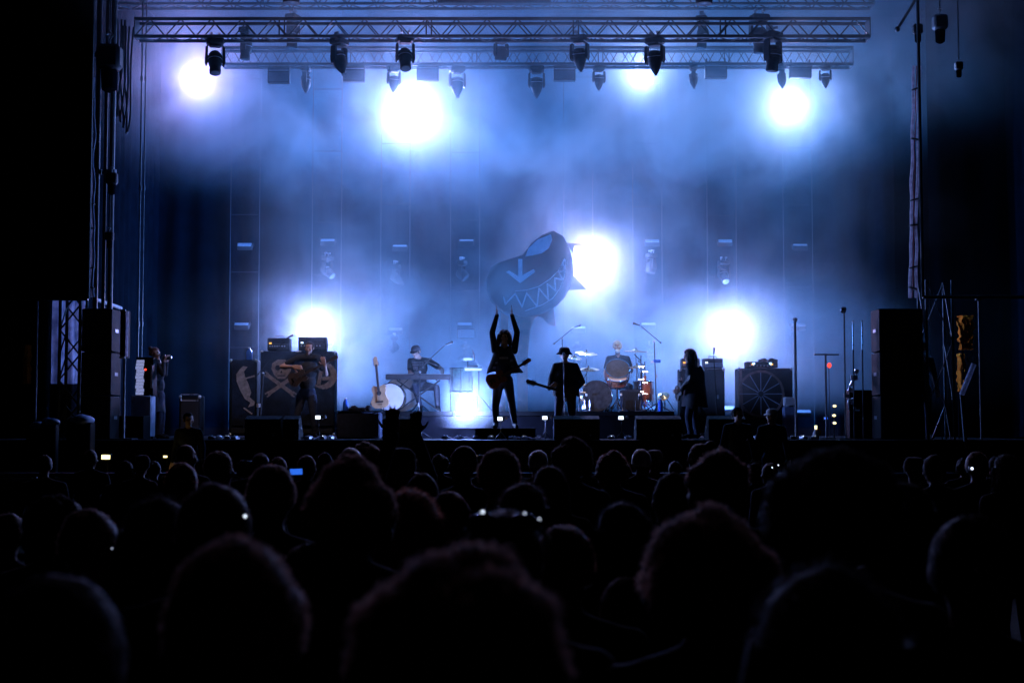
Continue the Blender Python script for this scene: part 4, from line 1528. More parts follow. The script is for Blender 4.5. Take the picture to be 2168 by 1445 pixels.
# chrome hardware bits round the kit, each its own pedal
for i, (px, Y, lab) in enumerate([(1238, 28.15, 'silver drum pedal leaning against the bass drum'), (1312, 28.0, 'silver pedal in front of the low box'), (1352, 28.1, 'silver pedal under the copper floor tom')]):
    o = thing('drum_pedal', lab, 'pedal', (at(px, 0, Y).x, Y, RISER), R(20 * i - 15), 'pedals at the kit')
    MB().box((0, 0, .012), (.10, .28, .02), ch=.004).build('base_plate', 'steel', o)
    MB().box((0, -.02, .05), (.08, .24, .012), rotx(R(10)), ch=.003).build('foot_board', 'chrome', o)
    for s in (-1, 1):
        MB().cyl((s * .05, .12, .02), (s * .05, .12, .22), .01, n=6).build('post', 'chrome', o)
    b_ = MB().cyl((0, .12, .2), (0, .06, .32), .006, n=6).build('beater', 'chrome', o)
    MB().ell((0, .055, .33), (.025, .025, .03), 8).build('beater_head', 'reflector', b_)
for px, Y, py, lab, mt in [(1353, 28.25, 752, 'upright hardware post with silver sleeve right of the drummer', 'chrome'), (1361, 28.35, 765, 'upright hardware post with orange sleeve right of the drummer', 'drum_orange'), (1232, 28.3, 800, 'short silver hardware post left of the black bass drum', 'chrome')]:
    o = thing('hardware_post', lab, 'stand', (at(px, 0, Y).x, Y, RISER), 0, 'hardware posts at the kit')
    zt2 = at(px, py, Y).z - RISER
    MB().cyl((0, 0, .03), (0, 0, zt2), .012, n=8).build('pole', 'chrome', o)
    MB().cyl((0, 0, zt2 * .1), (0, 0, zt2 * .72), .028, n=10).build('sleeve', mt, o)
    for k in range(3):
        a = R(120 * k + 15)
        MB().tube([(0, 0, .25), (math.cos(a) * .2, math.sin(a) * .2, .012)], .010, 6).build('leg', 'chrome', o)
    for k in range(3):
        MB().cyl((-.05, -.02, zt2 * (.35 + .22 * k)), (.05, -.02, zt2 * (.35 + .22 * k)), .016, n=8).build('clamp', 'chrome', o)
    MB().cyl((0, 0, zt2 * .9), (-.14, -.05, zt2 * 1.02), .009, n=6).build('arm', 'chrome', o)
st_ = thing('drum_throne', 'black drum throne under the white haired drummer', 'stool', (at(1308, 0, 29.55).x, 29.55, RISER))
MB().lathe([(.02, .56), (.17, .56), (.18, .6), (.16, .63), (.02, .63)], 20).build('seat', 'amp_vinyl', st_)
MB().cyl((0, 0, .1), (0, 0, .56), .02, n=8).build('post', 'chrome', st_)
for k in range(3):
    a = R(120 * k + 20)
    MB().cyl((0, 0, .25), (math.cos(a) * .24, math.sin(a) * .24, .012), .011, n=6).build('leg', 'chrome', st_)

# ================================================================== RIGHT AMPLIFIERS
YG = 28.6
cabinet('black speaker cabinet behind the long haired guitarist, left half', at(1431, 0, YG).x, at(1476, 0, YG).x, at(1450, 781, YG).z, YG)
cabinet('patterned speaker cabinet behind the long haired guitarist, right half', at(1478, 0, YG).x, at(1524, 0, YG).x, at(1500, 781, YG).z, YG)
amp_head('brown amplifier head with amber lamp left of the long haired guitarist', at(1436, 0, YG).x, at(1474, 0, YG).x, at(1450, 781, YG).z, at(1450, 759, YG).z, YG, mat='wood_dark', led='led_amber', panel='print_rust')
amp_head('mauve amplifier head with handle right of the long haired guitarist', at(1482, 0, YG).x, at(1522, 0, YG).x, at(1450, 781, YG).z, at(1450, 759, YG).z, YG, mat='panel_purple', led='led_white', panel='flightcase')
cab = cabinet('wide bass cabinet with the wagon wheel print', at(1552, 0, YG).x, at(1664, 0, YG).x, at(1600, 780, YG).z, YG, dep=.5)
co_ = Vector(cab.location)
wc = at(1606, 834, YG)
m = MB()
rr = 47 * YG / F
ring = [(wc.x - co_.x + rr * math.cos(t), wc.z - co_.z + rr * math.sin(t)) for t in [2 * PI * k / 36 for k in range(37)]]
stroke(m, ring, .045, -.276, -.262)
m.build('wheel_rim_print', 'print_tan', cab)
m = MB()
for k in range(12):
    t = 2 * PI * k / 12
    stroke(m, [(wc.x - co_.x + .06 * math.cos(t), wc.z - co_.z + .06 * math.sin(t)), (wc.x - co_.x + rr * .94 * math.cos(t), wc.z - co_.z + rr * .94 * math.sin(t))], .016, -.272, -.262)
m.build('wheel_spoke_print', 'flightcase', cab)
m = MB()
stroke(m, [(at(1560, 0, YG).x - co_.x, .2), (at(1556, 0, YG).x - co_.x, 1.35)], .05, -.268, -.26)
m.build('edge_print', 'print_tan', cab)
ah = amp_head('bass amplifier head with blue and amber lamps above the wagon wheel', at(1570, 0, YG).x, at(1636, 0, YG).x, at(1600, 780, YG).z, at(1600, 766, YG).z, YG, led='led_amber', nled=2, handle=False)
for px in (1593, 1628):
    q = at(px, 770, YG) - Vector(ah.location)
    MB().ell((q.x, -.16, q.z), (.028, .012, .022), 10).build('indicator_lamp', 'led_cool', ah)
tp = thing('gear_pouch', 'dark soft bag lying on the bass amplifier head', 'bag', (at(1618, 0, YG).x, YG, at(1600, 766, YG).z))
m = MB()
for i in range(6):
    m.ell((-.14 + .055 * i, 0, .03), (.07, .09, .03 + .02 * math.sin(i * 1.9)), 10)
m.build('cloth', 'tee_black', tp)
mic_stand('slim microphone stand right of the long haired guitarist', (at(1513, 0, 26.6).x, 26.6, DECK), at(1511, 752, 26.6))

# ---- poles and right side stage gear
def pole(label, px, Y, py, bar=None, r=.028, base=True):
    p = Vector((at(px, 0, Y).x, Y, DECK))
    zt_ = at(px, py, Y).z - DECK
    o = thing('lighting_pole', label, 'pole', p, 0, 'poles at the right of the stage')
    MB().cyl((0, 0, .02), (0, 0, zt_), r, n=10).build('pole_tube', 'steel', o)
    MB().lathe([(.02, 0), (.22, 0), (.22, .02), (.02, .025)], 24).build('base_plate', 'fixture', o)
    if bar:
        a_, b_ = at(bar[0], py, Y).x - p.x, at(bar[1], py, Y).x - p.x
        MB().cyl((a_, 0, zt_ - .02), (b_, 0, zt_ - .02), .015, n=8).build('cross_bar', 'steel', o)
    return o, zt_


p1, z1_ = pole('tall straight pole right of the wagon wheel cabinet', 1675, 27.6, 676)
MB().ell((0, 0, z1_), (.05, .05, .04), 10).build('pole_cap', 'fixture_trim', p1)
pole('T shaped pole with short cross bar at the right', 1738, 27.0, 748, bar=(1724, 1776), r=.02)
ct = thing('small_combo', 'small pale topped amplifier beside the tall right pole', 'amplifier', (at(1660, 0, 28.2).x, 28.2, DECK))
MB().box((0, 0, .32), (.22, .25, .60), ch=.015).build('case', 'tarp_blue', ct)
MB().box((0, -.01, .72), (.20, .2, .17), ch=.015).build('top_box', 'reflector', ct)
MB().box((0, 0, .012), (.24, .27, .024)).build('foot', 'plastic_black', ct)

# ================================================================== WEDGES, CAMERAS, FLOOR CLUTTER
for lab, a, b in [('black wedge below the skull banner', 523, 598), ('dim wedge at the feet of the bass player', 603, 636),
                  ('black wedge at the keyboard end of the stage edge', 812, 890), ('black wedge in front of the man in the hat', 1172, 1268),
                  ('black wedge in front of the drummer', 1345, 1440), ('black wedge in front of the wagon wheel cabinet', 1497, 1575)]:
    wedge(lab, a, b)
for i, (px, py, lab) in enumerate([(675, 883, 'small lit camera below the amplifier with the glowing slit'), (1060, 886, 'small lit camera at the feet of the singer'),
                                   (1155, 884, 'small lit camera just left of the man in the hat'), (1316, 884, 'small lit camera below the drummer')]):
    Y = 24.75
    p = at(px, py, Y)
    o = thing('action_camera', lab, 'camera', (p.x, Y, DECK), 0, 'small cameras on stands at the stage edge')
    hh = p.z - DECK
    MB().box((0, 0, hh), (.13, .05, .09), ch=.008).build('case', 'plastic_black', o)
    MB().box((-.012, -.028, hh), (.085, .008, .06)).build('screen', 'led_white', o)
    MB().cyl((.1, -.01, hh + .01), (.1, .05, hh + .01), .025, n=10).build('lens', 'fixture_trim', o)
    MB().cyl((0, 0, hh * .35), (0, 0, hh - .04), .010, n=6).build('post', 'steel', o)
    for k in range(3):
        a = R(90 + 120 * k)
        MB().cyl((0, 0, hh * .4), (math.cos(a) * .12, math.sin(a) * .12, .01), .007, n=6).build('leg', 'steel', o)

rnd = random.Random(5)
# effect pedals and taped cables lying along the stage edge
spots = [458, 475, 492, 508, 660, 690, 706, 945, 975, 1010, 1040, 1085, 1110, 1140, 1290, 1325, 1385, 1410, 1590, 1612, 1640, 1668, 1690, 1712]
pm1 = MB().box((0, 0, .03), (.10, .13, .05), ch=.008).mesh('case', 'rack_silver')
pm2 = MB().box((0, 0, .03), (.10, .13, .05), ch=.008).mesh('case', 'panel_purple')
km_ = MB().cyl((0, 0, .05), (0, 0, .075), .014, n=8).mesh('knob', 'fixture_trim')
side = lambda px: 'left of the bass player' if px < 560 else 'at the feet of the bass player' if px < 800 else 'between keyboard and singer' if px < 1060 else 'between singer and man in the hat' if px < 1200 else 'below the drummer' if px < 1450 else 'below the wagon wheel cabinet'
cnt = {}
for px in spots:
    s = side(px)
    cnt[s] = cnt.get(s, 0) + 1
    ordn = ['first', 'second', 'third', 'fourth', 'fifth', 'sixth', 'seventh', 'eighth'][cnt[s] - 1]
    Y = rnd.uniform(25.2, 25.6)
    o = thing('effect_pedal', '%s small metal effect pedal counted from the left, %s' % (ordn, s), 'pedal', (at(px, 0, Y).x, Y, DECK), rnd.uniform(-.5, .5), 'effect pedals on the stage floor')
    link('case', pm1 if rnd.random() < .6 else pm2, o)
    for q in ((-.025, .03), (.025, .03), (0, -.03)):
        link('knob', km_, o, (q[0], q[1], 0))
    if rnd.random() < .35:
        MB().ell((.0, .0, .062), (.014, .014, .010), 8).build('indicator_lamp', 'led_white', o)
for i, (x0, x1, Y) in enumerate([(455, 520, 25.75), (655, 712, 25.7), (940, 1000, 25.4), (1085, 1150, 25.3), (1370, 1430, 25.6), (1575, 1640, 25.5)]):
    a, b = at(x0, 0, Y).x, at(x1, 0, Y).x
    m = MB()
    m.tube([(a + (b - a) * k / 16, Y + .1 * math.sin(k * 1.1 + i), DECK + .012 + .03 * abs(math.sin(k * .6))) for k in range(17)], .012, 6)
    tag(m.build('floor_cable', 'cable_pale'), ['grey cable looped on the floor left of the bass player', 'grey cable at the feet of the bass player', 'grey cable near the floor strobe',
        'grey cable between the singer and the man in the hat', 'grey cable below the drummer', 'grey cable below the wagon wheel cabinet'][i], 'cable', 'loose cables')

# ================================================================== LEFT SIDE OF THE STAGE
YW = 25.4
sx0, sx1 = at(196, 0, YW).x, at(258, 0, YW).x
sf = thing('side_fill_stack', 'tall black stack of side fill speakers at the left stage edge', 'speaker', ((sx0 + sx1) / 2, YW, DECK), 0)
ws = sx1 - sx0
hs = at(230, 655, YW).z - DECK
for i in range(3):
    b_ = MB().box((0, 0, hs * (i + .5) / 3), (ws, .6, hs / 3 - .012), ch=.015).build('cabinet', 'amp_vinyl', sf)
    MB().box((0, -.306, hs * (i + .5) / 3), (ws - .08, .012, hs / 3 - .09)).build('grille', 'grille', b_)
    MB().box((ws / 2 + .005, 0, hs * (i + .5) / 3), (.012, .2, .06)).build('handle', 'steel', b_)
cs = thing('column_speaker', 'slim upright speaker with pale lit edge beside the black stack', 'speaker', (at(273, 0, 25.0).x, 25.0, DECK))
zb_, zt_ = at(272, 758, 25.0).z - DECK, at(272, 656, 25.0).z - DECK
MB().box((0, .1, (zb_ + zt_) / 2), (.10, .3, zt_ - zb_), ch=.012).build('case', 'amp_vinyl', cs)
MB().cyl((.075, -.06, zb_ + .03), (.075, -.06, zt_ - .03), .022, n=10).build('edge_rail', 'cable_pale', cs)
for z in (zb_ + .01, zt_ - .01):
    MB().box((0, -.06, z), (.10, .03, .035), ch=.006).build('end_cap', 'reflector', cs)
MB().cyl((0, .1, .02), (0, .1, zb_), .025, n=8).build('stand_tube', 'steel', cs)
MB().box((0, .1, .012), (.4, .4, .024)).build('stand_foot', 'fixture', cs)
hb = thing('handrail', 'pale horizontal rail sloping behind the black speaker stack', 'rail', at(204, 634, 26.4))
e_ = at(256, 652, 27.4) - at(204, 634, 26.4)
MB().cyl((0, 0, 0), e_, .035, n=8).build('rail_tube', 'reflector', hb)
for t in (.0, .5, 1.0):
    q = e_ * t
    MB().cyl(q, (q.x, q.y, DECK - at(204, 634, 26.4).z), .02, n=8).build('upright', 'truss_dark', hb)

# truss tower with blue cloth behind it
def tower(label, px0, px1, Y, ztop, zbot, dep, pitch, mat='truss_dark', r=.03, rb=.016):
    a, b = at(px0, 0, Y).x, at(px1, 0, Y).x
    w = b - a
    o = thing('truss_tower', label, 'truss', ((a + b) / 2, Y, zbot), 0, 'upright towers beside the stage')
    H = ztop - zbot
    cm = MB().cyl((0, 0, 0), (0, 0, H), r, n=8).mesh('chord', mat)
    for x in (-w / 2, w / 2):
        for y in (0, dep):
            link('chord', cm, o, (x, y, 0))
    N = max(1, int(H / pitch))
    p = H / N
    bm1 = MB().cyl((-w / 2, 0, 0), (w / 2, 0, p), rb, n=6).mesh('brace', mat)
    bm2 = MB().cyl((0, 0, 0), (0, dep, p), rb, n=6).mesh('brace', mat)
    for i in range(N):
        for y in (0, dep):
            link('brace', bm1, o, (0, y, i * p), scale=(1 if (i + (y > 0)) % 2 == 0 else -1, 1, 1))
        for x in (-w / 2, w / 2):
            link('brace', bm2, o, (x, 0, i * p))
    return o


tower('dark truss tower standing before blue cloth at the far left', 140, 182, 24.9, at(0, 628, 24.9).z + .3, 0, .38, .42)
drape('side_cloth', 'blue lit hanging cloth behind the left truss tower', at(124, 0, 26.2).x, at(192, 0, 26.2).x, at(0, 812, 26.2).z, at(0, 600, 26.2).z, 26.2, 'thin_cloth', .05, .22, nseg=40)
# uprights and drop cables of the left wing
YP = 26.2
for i, (px, r, lab) in enumerate([(212, .05, 'thick dark upright pipe right of the left scrim'), (229, .035, 'second dark upright pipe behind the left speaker stack'),
                                  (243, .05, 'dark upright pipe carrying the chain motors at left'), (303, .018, 'thin upright pipe left of the woman with camera'),
                                  (311, .014, 'thinnest upright pipe just left of the woman with camera')]):
    Y = YP if i < 3 else 28.0
    o = thing('upright_pipe', lab, 'pipe', (at(px, 0, Y).x, Y, DECK), 0, 'upright pipes in the left wing')
    MB().cyl((0, 0, .012), (0, 0, 11.0 - DECK), r, n=10).build('pipe_tube', 'truss_dark' if i < 3 else 'steel', o)
    MB().box((0, 0, .008), (.24, .24, .016)).build('base_plate', 'truss_dark', o)
    for z in (2.2, 4.9, 7.1):
        MB().cyl((0, 0, z), (0, 0, z + .09), r * 1.7, n=10).build('coupler', 'steel', o)


def cable_bundle(label, px, py0, py1, Y, mats, wob=.02, r=.022, lean=0.0):
    a, b = at(px, py0, Y), at(px + lean, py1, Y)
    o = thing('cable_bundle', label, 'cables', (b.x, Y, b.z), 0)
    L = a.z - b.z
    for k, mt in enumerate(mats):
        pts = []
        for j in range(40):
            t = j / 39
            pts.append(((a.x - b.x) * t + (k - (len(mats) - 1) / 2) * r * 1.8 + wob * noise.noise(Vector((t * 9, k * 3.3, px))), .01 * math.sin(t * 30 + k), L * t))
        MB().tube(pts, r if 'red' not in mt else r * .35, 7).build('cable', mt, o)
    tm = MB().cyl((0, 0, -.012), (0, 0, .012), r * len(mats) * 1.02, n=10).mesh('cable_tie', 'cable')
    for t in (.04, .13, .31, .42, .68, .9):
        link('cable_tie', tm, o, ((a.x - b.x) * t, 0, L * t), (0, .3 * math.sin(t * 40), 0))
    return o


cable_bundle('pale knotted cable bundle hanging along the left scrim edge', 196, 165, 628, 24.75, ['cable_pale', 'tarp_blue'], .05, .022)
cable_bundle('pale cable bundle with a red line hanging along the right scrim edge', 1940, 140, 630, 24.75, ['cable_pale', 'cable_red', 'cable_pale'], .03, .026, lean=-8)
ln = thing('drop_loop', 'dark looped cables hanging at the left end of the front truss', 'cables', at(255, 240, 26.6))
for k in range(4):
    a_, b_ = at(238 + 8 * k, 40, 26.6) - at(255, 240, 26.6), at(262 + 6 * k, 55, 26.6) - at(255, 240, 26.6)
    bot = -.0 - .25 * k * .4
    pts = []
    for j in range(17):
        t = j / 16
        pts.append((a_.x + (b_.x - a_.x) * t + .02 * math.sin(j + k), .03 * k, a_.z + (b_.z - a_.z) * t - (a_.z - bot) * math.sin(PI * t)))
    MB().tube(pts, .02, 6).build('cable', 'cable', ln)


def hoist(label, px, py, Y, s=1.0, mat='fixture'):
    p = at(px, py, Y)
    o = thing('chain_motor', label, 'hoist', p, 0, 'chain motors beside the opening')
    MB().box((0, 0, 0), (.34 * s, .26 * s, .36 * s), ch=.05 * s).build('motor_case', mat, o)
    MB().lathe([(.05 * s, -.5 * s), (.11 * s, -.46 * s), (.12 * s, -.2 * s), (.10 * s, -.18 * s)], 14).build('chain_bag', 'black_cloth', o)
    MB().tube([(0, 0, .18 * s), (0, 0, .26 * s), (.05 * s, 0, .32 * s), (0, 0, .38 * s), (-.05 * s, 0, .33 * s)], .016 * s, 6).build('hook', 'reflector', o)
    MB().cyl((0, 0, .3 * s), (0, 0, 13.2 - p.z), .012, n=6).build('chain', 'steel', o)
    return o


hoist('dark chain motor beside the left upright pipes', 232, 122, 26.0, 1.3)
hoist('small chain motor hanging lower on the left pipes', 237, 378, 26.0, .6)
hoist('smallest chain motor near the bottom of the left pipes', 232, 500, 26.0, .45)
hoist('chain motor with shiny hook at the top right corner', 1990, 48, 24.9, .75, 'fixture_trim')
hoist('chain motor hanging above the pale cable bundle at right', 1943, 62, 25.2, .5)
hoist('hook block at the far right of the top right corner', 2030, 140, 24.3, .4, 'fixture_trim')
br = thing('diagonal_brace', 'pale diagonal strut at the top right of the opening', 'brace', at(1900, 62, 25.4))
e_ = at(1938, 0, 25.4) - at(1900, 62, 25.4)
MB().cyl((0, 0, 0), e_ * 2.2, .028, n=8).build('tube', 'reflector', br)
MB().ell((0, 0, 0), (.05, .05, .05), 8).build('coupler', 'steel', br)

# ---- equipment rack, flight case, small amps at left
YK = 26.9
rk = thing('equipment_rack', 'upright rack of silver units with red lamp beside the woman', 'rack', (at(316, 0, YK).x, YK, at(316, 838, YK).z))
rw, rh = .33, at(316, 756, YK).z - at(316, 838, YK).z
MB().box((.03, .1, rh / 2), (rw, .3, rh), ch=.01).build('case', 'amp_vinyl', rk)
um = MB().box((0, 0, 0), (.15, .012, rh / 13), ch=.003).mesh('rack_unit', 'rack_glow')
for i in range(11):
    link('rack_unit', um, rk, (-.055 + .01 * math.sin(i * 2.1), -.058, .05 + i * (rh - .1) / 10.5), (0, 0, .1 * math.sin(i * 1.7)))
MB().ell((.05, -.06, rh * .68), (.022, .012, .022), 8).build('indicator_lamp', 'led_red', rk)
MB().box((.17, -.058, rh * .5), (.04, .012, rh * .6)).build('edge_rail', 'rack_silver', rk)
fc2 = thing('flight_case', 'grey blue flight case under the silver rack', 'case', (at(316, 0, YK).x, YK + .05, DECK))
fh = at(316, 838, YK).z - DECK
MB().box((0, 0, fh / 2 + .02), (.34, .42, fh - .04), ch=.012).build('case', 'flightcase', fc2)
for sx in (-1, 1):
    MB().box((sx * .165, -.205, fh / 2 + .02), (.03, .03, fh - .02), ch=.004).build('edge_rail', 'rack_silver', fc2)
MB().box((0, -.205, fh - .06), (.3, .03, .02)).build('edge_rail', 'rack_silver', fc2)
wm = MB().cyl((-.02, 0, 0), (.02, 0, 0), .02, n=8).mesh('castor', 'plastic_black')
for sx in (-1, 1):
    for sy in (-1, 1):
        link('castor', wm, fc2, (sx * .13, sy * .15, .02))
bk = thing('black_road_case', 'black road case at the foot of the flight case', 'case', (at(285, 0, 26.0).x, 26.0, DECK))
bh = at(285, 880, 26.0).z - DECK
MB().box((0, 0, bh / 2), (.7, .5, bh), ch=.012).build('case', 'amp_vinyl', bk)
MB().box((0, -.255, bh * .55), (.1, .012, .06)).build('latch', 'steel', bk)
cc = cabinet('small dim combo amplifier right of the woman with camera', at(396, 0, 28.4).x, at(440, 0, 28.4).x, at(418, 838, 28.4).z, 28.4)
MB().tube([(-.17, -.226, .74), (.17, -.226, .74), (.17, -.226, .86), (-.17, -.226, .86), (-.17, -.226, .74)], .009, 5).build('panel_trim', 'rack_silver', cc)
# covered gear heaps at far left below the tower
for i, (px, py, s, lab) in enumerate([(80, 892, .14, 'leftmost blue lit covered heap beside the stage'), (105, 886, .12, 'second blue lit covered heap beside the stage'), (172, 880, .18, 'largest blue lit covered heap below the truss tower')]):
    Y = 23.6
    p = at(px, py, Y)
    o = thing('covered_heap', lab, 'tarp', (p.x, Y, 0), 0, 'covered heaps at the left')
    m = MB()
    for k in range(5):
        m.ell((rnd.uniform(-.6, .6) * s, rnd.uniform(-.2, .2) * s, p.z - s * .6 + rnd.uniform(0, .3) * s), (s * rnd.uniform(.6, .95), s, s * rnd.uniform(.4, .6)), 14)
    m.build('cover', 'tarp_blue', o)
    MB().box((0, 0, (p.z - s * .6) / 2), (s * 2.2, s * 1.6, p.z - s * .6), ch=.02).build('crate', 'amp_vinyl', o)

# ================================================================== RIGHT SIDE OF THE STAGE
YQ = 25.5
rx_a, rx_b = at(1842, 0, YQ).x, at(1932, 0, YQ).x
sf2 = thing('side_fill_stack', 'tall black stack of side fill speakers at the right stage edge', 'speaker', ((rx_a + rx_b) / 2, YQ, DECK), 0)
ws, hs = rx_b - rx_a, at(1890, 655, YQ).z - DECK
for i in range(3):
    b_ = MB().box((0, 0, hs * (i + .5) / 3), (ws, .6, hs / 3 - .012), ch=.015).build('cabinet', 'amp_vinyl', sf2)
    MB().box((0, -.306, hs * (i + .5) / 3), (ws - .08, .012, hs / 3 - .09)).build('grille', 'grille', b_)
    MB().box((-ws / 2 - .005, 0, hs * (i + .5) / 3), (.012, .2, .06)).build('handle', 'steel', b_)
for i, (px, y0, y1, lab) in enumerate([(1839, 665, 760, 'pale edge rail on the right speaker stack'), (1815, 680, 740, 'short pale upright strip left of the right speaker stack'), (1796, 680, 740, 'faint upright strip furthest left by the right speaker stack')]):
    Y = 25.9
    o = thing('upright_strip', lab, 'pipe', (at(px, 0, Y).x, Y, DECK), 0, 'uprights by the right stack')
    zb_, zt_ = at(px, y1, Y).z - DECK, at(px, y0, Y).z - DECK
    MB().cyl((0, 0, .01), (0, 0, zb_), .014, n=8).build('lower_tube', 'truss_dark', o)
    MB().cyl((0, 0, zb_), (0, 0, zt_), .022 if i == 0 else .013, n=8).build('upper_tube', 'rack_silver', o)
    MB().ell((0, 0, zt_), (.025, .025, .02), 8).build('end_cap', 'reflector', o)
sp = thing('clip_lamp', 'small shiny lamp on a gooseneck at the right wing', 'lamp', (at(1778, 0, 26.2).x, 26.2, DECK))
zz = at(1778, 655, 26.2).z - DECK
MB().cyl((0, 0, .01), (0, 0, zz - .03), .015, n=8).build('pole_tube', 'truss_dark', sp)
MB().lathe([(.012, .05), (.05, .02), (.06, -.05), (.05, -.05)], 14, Matrix.Translation((-.02, -.05, zz)) @ Matrix.Rotation(R(70), 4, 'X')).build('lamp_shade', 'chrome', sp)
MB().box((0, 0, .01), (.3, .3, .02)).build('foot', 'fixture', sp)
gr = thing('guitar_rack', 'cluttered rack of shiny gear left of the right speaker stack', 'rack', (at(1812, 0, 26.4).x, 26.4, DECK))
MB().box((0, .1, .45), (.5, .4, .9), ch=.01).build('case', 'amp_vinyl', gr)
for i in range(7):
    q = at(1800 + rnd.uniform(-6, 26), 785 + i * 13, 26.0) - Vector(gr.location)
    MB().box((q.x, -.13, q.z), (rnd.uniform(.05, .13), .03, rnd.uniform(.03, .10)), roty(rnd.uniform(-.5, .5)), ch=.004).build('fitting', 'rack_silver', gr)
m = MB()
m.tube([at(1797, 868, 26.0) - Vector(gr.location), at(1797, 845, 26.0) - Vector(gr.location), at(1806, 843, 26.0) - Vector(gr.location)], .014, 6)
m.tube([at(1808, 868, 26.0) - Vector(gr.location), at(1820, 868, 26.0) - Vector(gr.location)], .014, 6)
m.build('bracket', 'rack_silver', gr)
for k, (px, py, mt, lab) in enumerate([(1767, 859, 'led_yellow', 'highest of three tiny pale lamps at the right'), (1766, 879, 'led_yellow', 'middle of three tiny pale lamps at the right'), (1767, 895, 'led_yellow', 'lowest of three tiny pale lamps at the right'),
                                     (1749, 885, 'led_blue', 'tiny blue lamp right of the T shaped pole'), (1756, 773, 'led_red', 'tiny red lamp above the T shaped pole')]):
    Y = 27.3
    p = at(px, py, Y)
    o = thing('indicator_light', lab, 'lamp', p, 0, 'tiny lamps in the right wing')
    MB().ell((0, 0, 0), (.035 if k < 4 else .04, .02, .025 if k < 4 else .05), 8).build('bulb', mt, o)
    MB().box((0, .05, -.01), (.07, .07, .07), ch=.01).build('holder', 'fixture', o)
    MB().cyl((0, .05, -.04), (0, .05, DECK - p.z + .004), .008, n=6).build('stem', 'truss_dark', o)
jg = thing('plastic_jug', 'yellow and white plastic jug on the floor right of the tall pole', 'jug', (at(1716, 0, 25.8).x, 25.8, at(0, 911, 25.8).z - .001))
jz = DECK - jg.location.z
jg.location.z = DECK
m = MB().lathe([(.05, .0), (.06, .02), (.055, .12), (.02, .18)], 14)
m.build('jug_body', 'cap_pale', jg)
MB().lathe([(.022, .18), (.025, .24), (.02, .25)], 10).build('cap', 'led_yellow', jg)  # cap glows by its material, though it is no lamp
MB().tube([(.03, -.02, .18), (.08, -.02, .14), (.055, -.02, .06)], .012, 6).build('handle', 'tarp_orange', jg)

# scaffold at right with poles
tower('pale scaffold tower below the right scrim', 1950, 2004, 25.2, at(0, 628, 25.2).z + .3, 0, .5, 1.1, 'steel', r=.024, rb=.012)
tb = thing('scaffold_board', 'short pale board leaning on the right scaffold', 'board', (at(2052, 0, 24.3).x, 24.3, 0))
q0, q1 = at(2036, 835, 24.3), at(2062, 770, 24.3)
MB().cyl((q0.x - tb.location.x, 0, q0.z), (q1.x - tb.location.x, 0, q1.z), .045, n=6).build('board', 'cable_pale', tb)
MB().cyl((q0.x - tb.location.x, 0.02, q0.z), (-.1, .02, .01), .03, n=6).build('prop', 'truss_dark', tb)

drape('dark_backing', 'added black sheet behind the right scaffold and tarps', at(1960, 0, 31.0).x, 13.5, 0.0, 12.0, 31.0, 'black_cloth', .05, .6)  # sheet added to keep the gap below the scrim black
# orange lit tarps behind, with the work lamps that light them
def tarp(label, px0, px1, py0, py1, Y, seed):
    p = at((px0 + px1) / 2, py1, Y)
    o = thing('hanging_tarp', label, 'tarp', p, 0, 'tarpaulins in the side yards')
    w = at(px1, py1, Y).x - at(px0, py1, Y).x
    h = at(px0, py0, Y).z - p.z
    m = MB()
    ni, nj = 14, 22
    vs = []
    for j in range(nj + 1):
        for i in range(ni + 1):
            t = j / nj
            x = -w / 2 + w * i / ni + .16 * w * noise.noise(Vector((i * .2, j * .5, seed))) * (1 if i in (0, ni) else .6)
            y = .12 * math.sin(i * 1.7 + j * .2 + seed) + .12 * noise.noise(Vector((i * .6, j * .4, seed)))
            vs.append((x, y, h * t))
    qf = [(j * (ni + 1) + i, j * (ni + 1) + i + 1, (j + 1) * (ni + 1) + i + 1, (j + 1) * (ni + 1) + i) for j in range(nj) for i in range(ni)]
    K = len(vs)
    m.add(vs + [(x, y + .01, z) for x, y, z in vs], qf + [tuple(K + i for i in reversed(f)) for f in qf])
    m.build('cloth', 'tarp_orange', o)
    MB().cyl((0, .2, -p.z), (0, .2, h + .02), .02, n=8).build('post', 'black_cloth', o)
    return o


def work_lamp(label, px, py, Y, aim, e):
    p = at(px, py, Y)
    o = thing('work_lamp', label, 'lamp', (p.x, Y, 0))
    MB().cyl((0, 0, .02), (0, 0, p.z - .06), .02, n=8).build('pole', 'truss_dark', o)
    MB().lathe([(.02, .05), (.06, .03), (.07, -.05), (.06, -.05)], 12, Matrix.Translation((0, 0, p.z))).build('lamp_shade', 'fixture', o)
    for k in range(3):
        a = R(120 * k)
        MB().cyl((0, 0, .3), (math.cos(a) * .3, math.sin(a) * .3, .012), .012, n=6).build('leg', 'truss_dark', o)
    ldt = bpy.data.lights.new('bulb', 'SPOT')
    ldt.energy = e
    ldt.color = (1.0, .26, .02)
    ldt.spot_size = R(48)
    ldt.spot_blend = .8
    ldt.shadow_soft_size = .05
    l = bpy.data.objects.new('bulb', ldt)
    COL.objects.link(l)
    l.parent = o
    l.location = (0, 0, p.z)
    l.rotation_euler = (Vector(aim) - Vector((p.x, Y, p.z))).to_track_quat('-Z', 'Y').to_euler()


tarp('bright orange lit tarp beside the right scaffold', 2030, 2060, 668, 740, 27.5, 3.0)
tarp('narrow red brown tarp hanging below the bright orange one', 2030, 2043, 748, 828, 27.8, 6.0)
work_lamp('work lamp hidden behind the right scaffold lighting the orange tarp', 2072, 630, 26.0, at(2042, 730, 27.5), 9)
tarp('narrow orange lit tarp strip at the far left', 52, 62, 730, 812, 27.5, 5.0)
work_lamp('work lamp hidden at the far left lighting the orange strip', 80, 625, 25.9, at(56, 770, 27.5), 10)
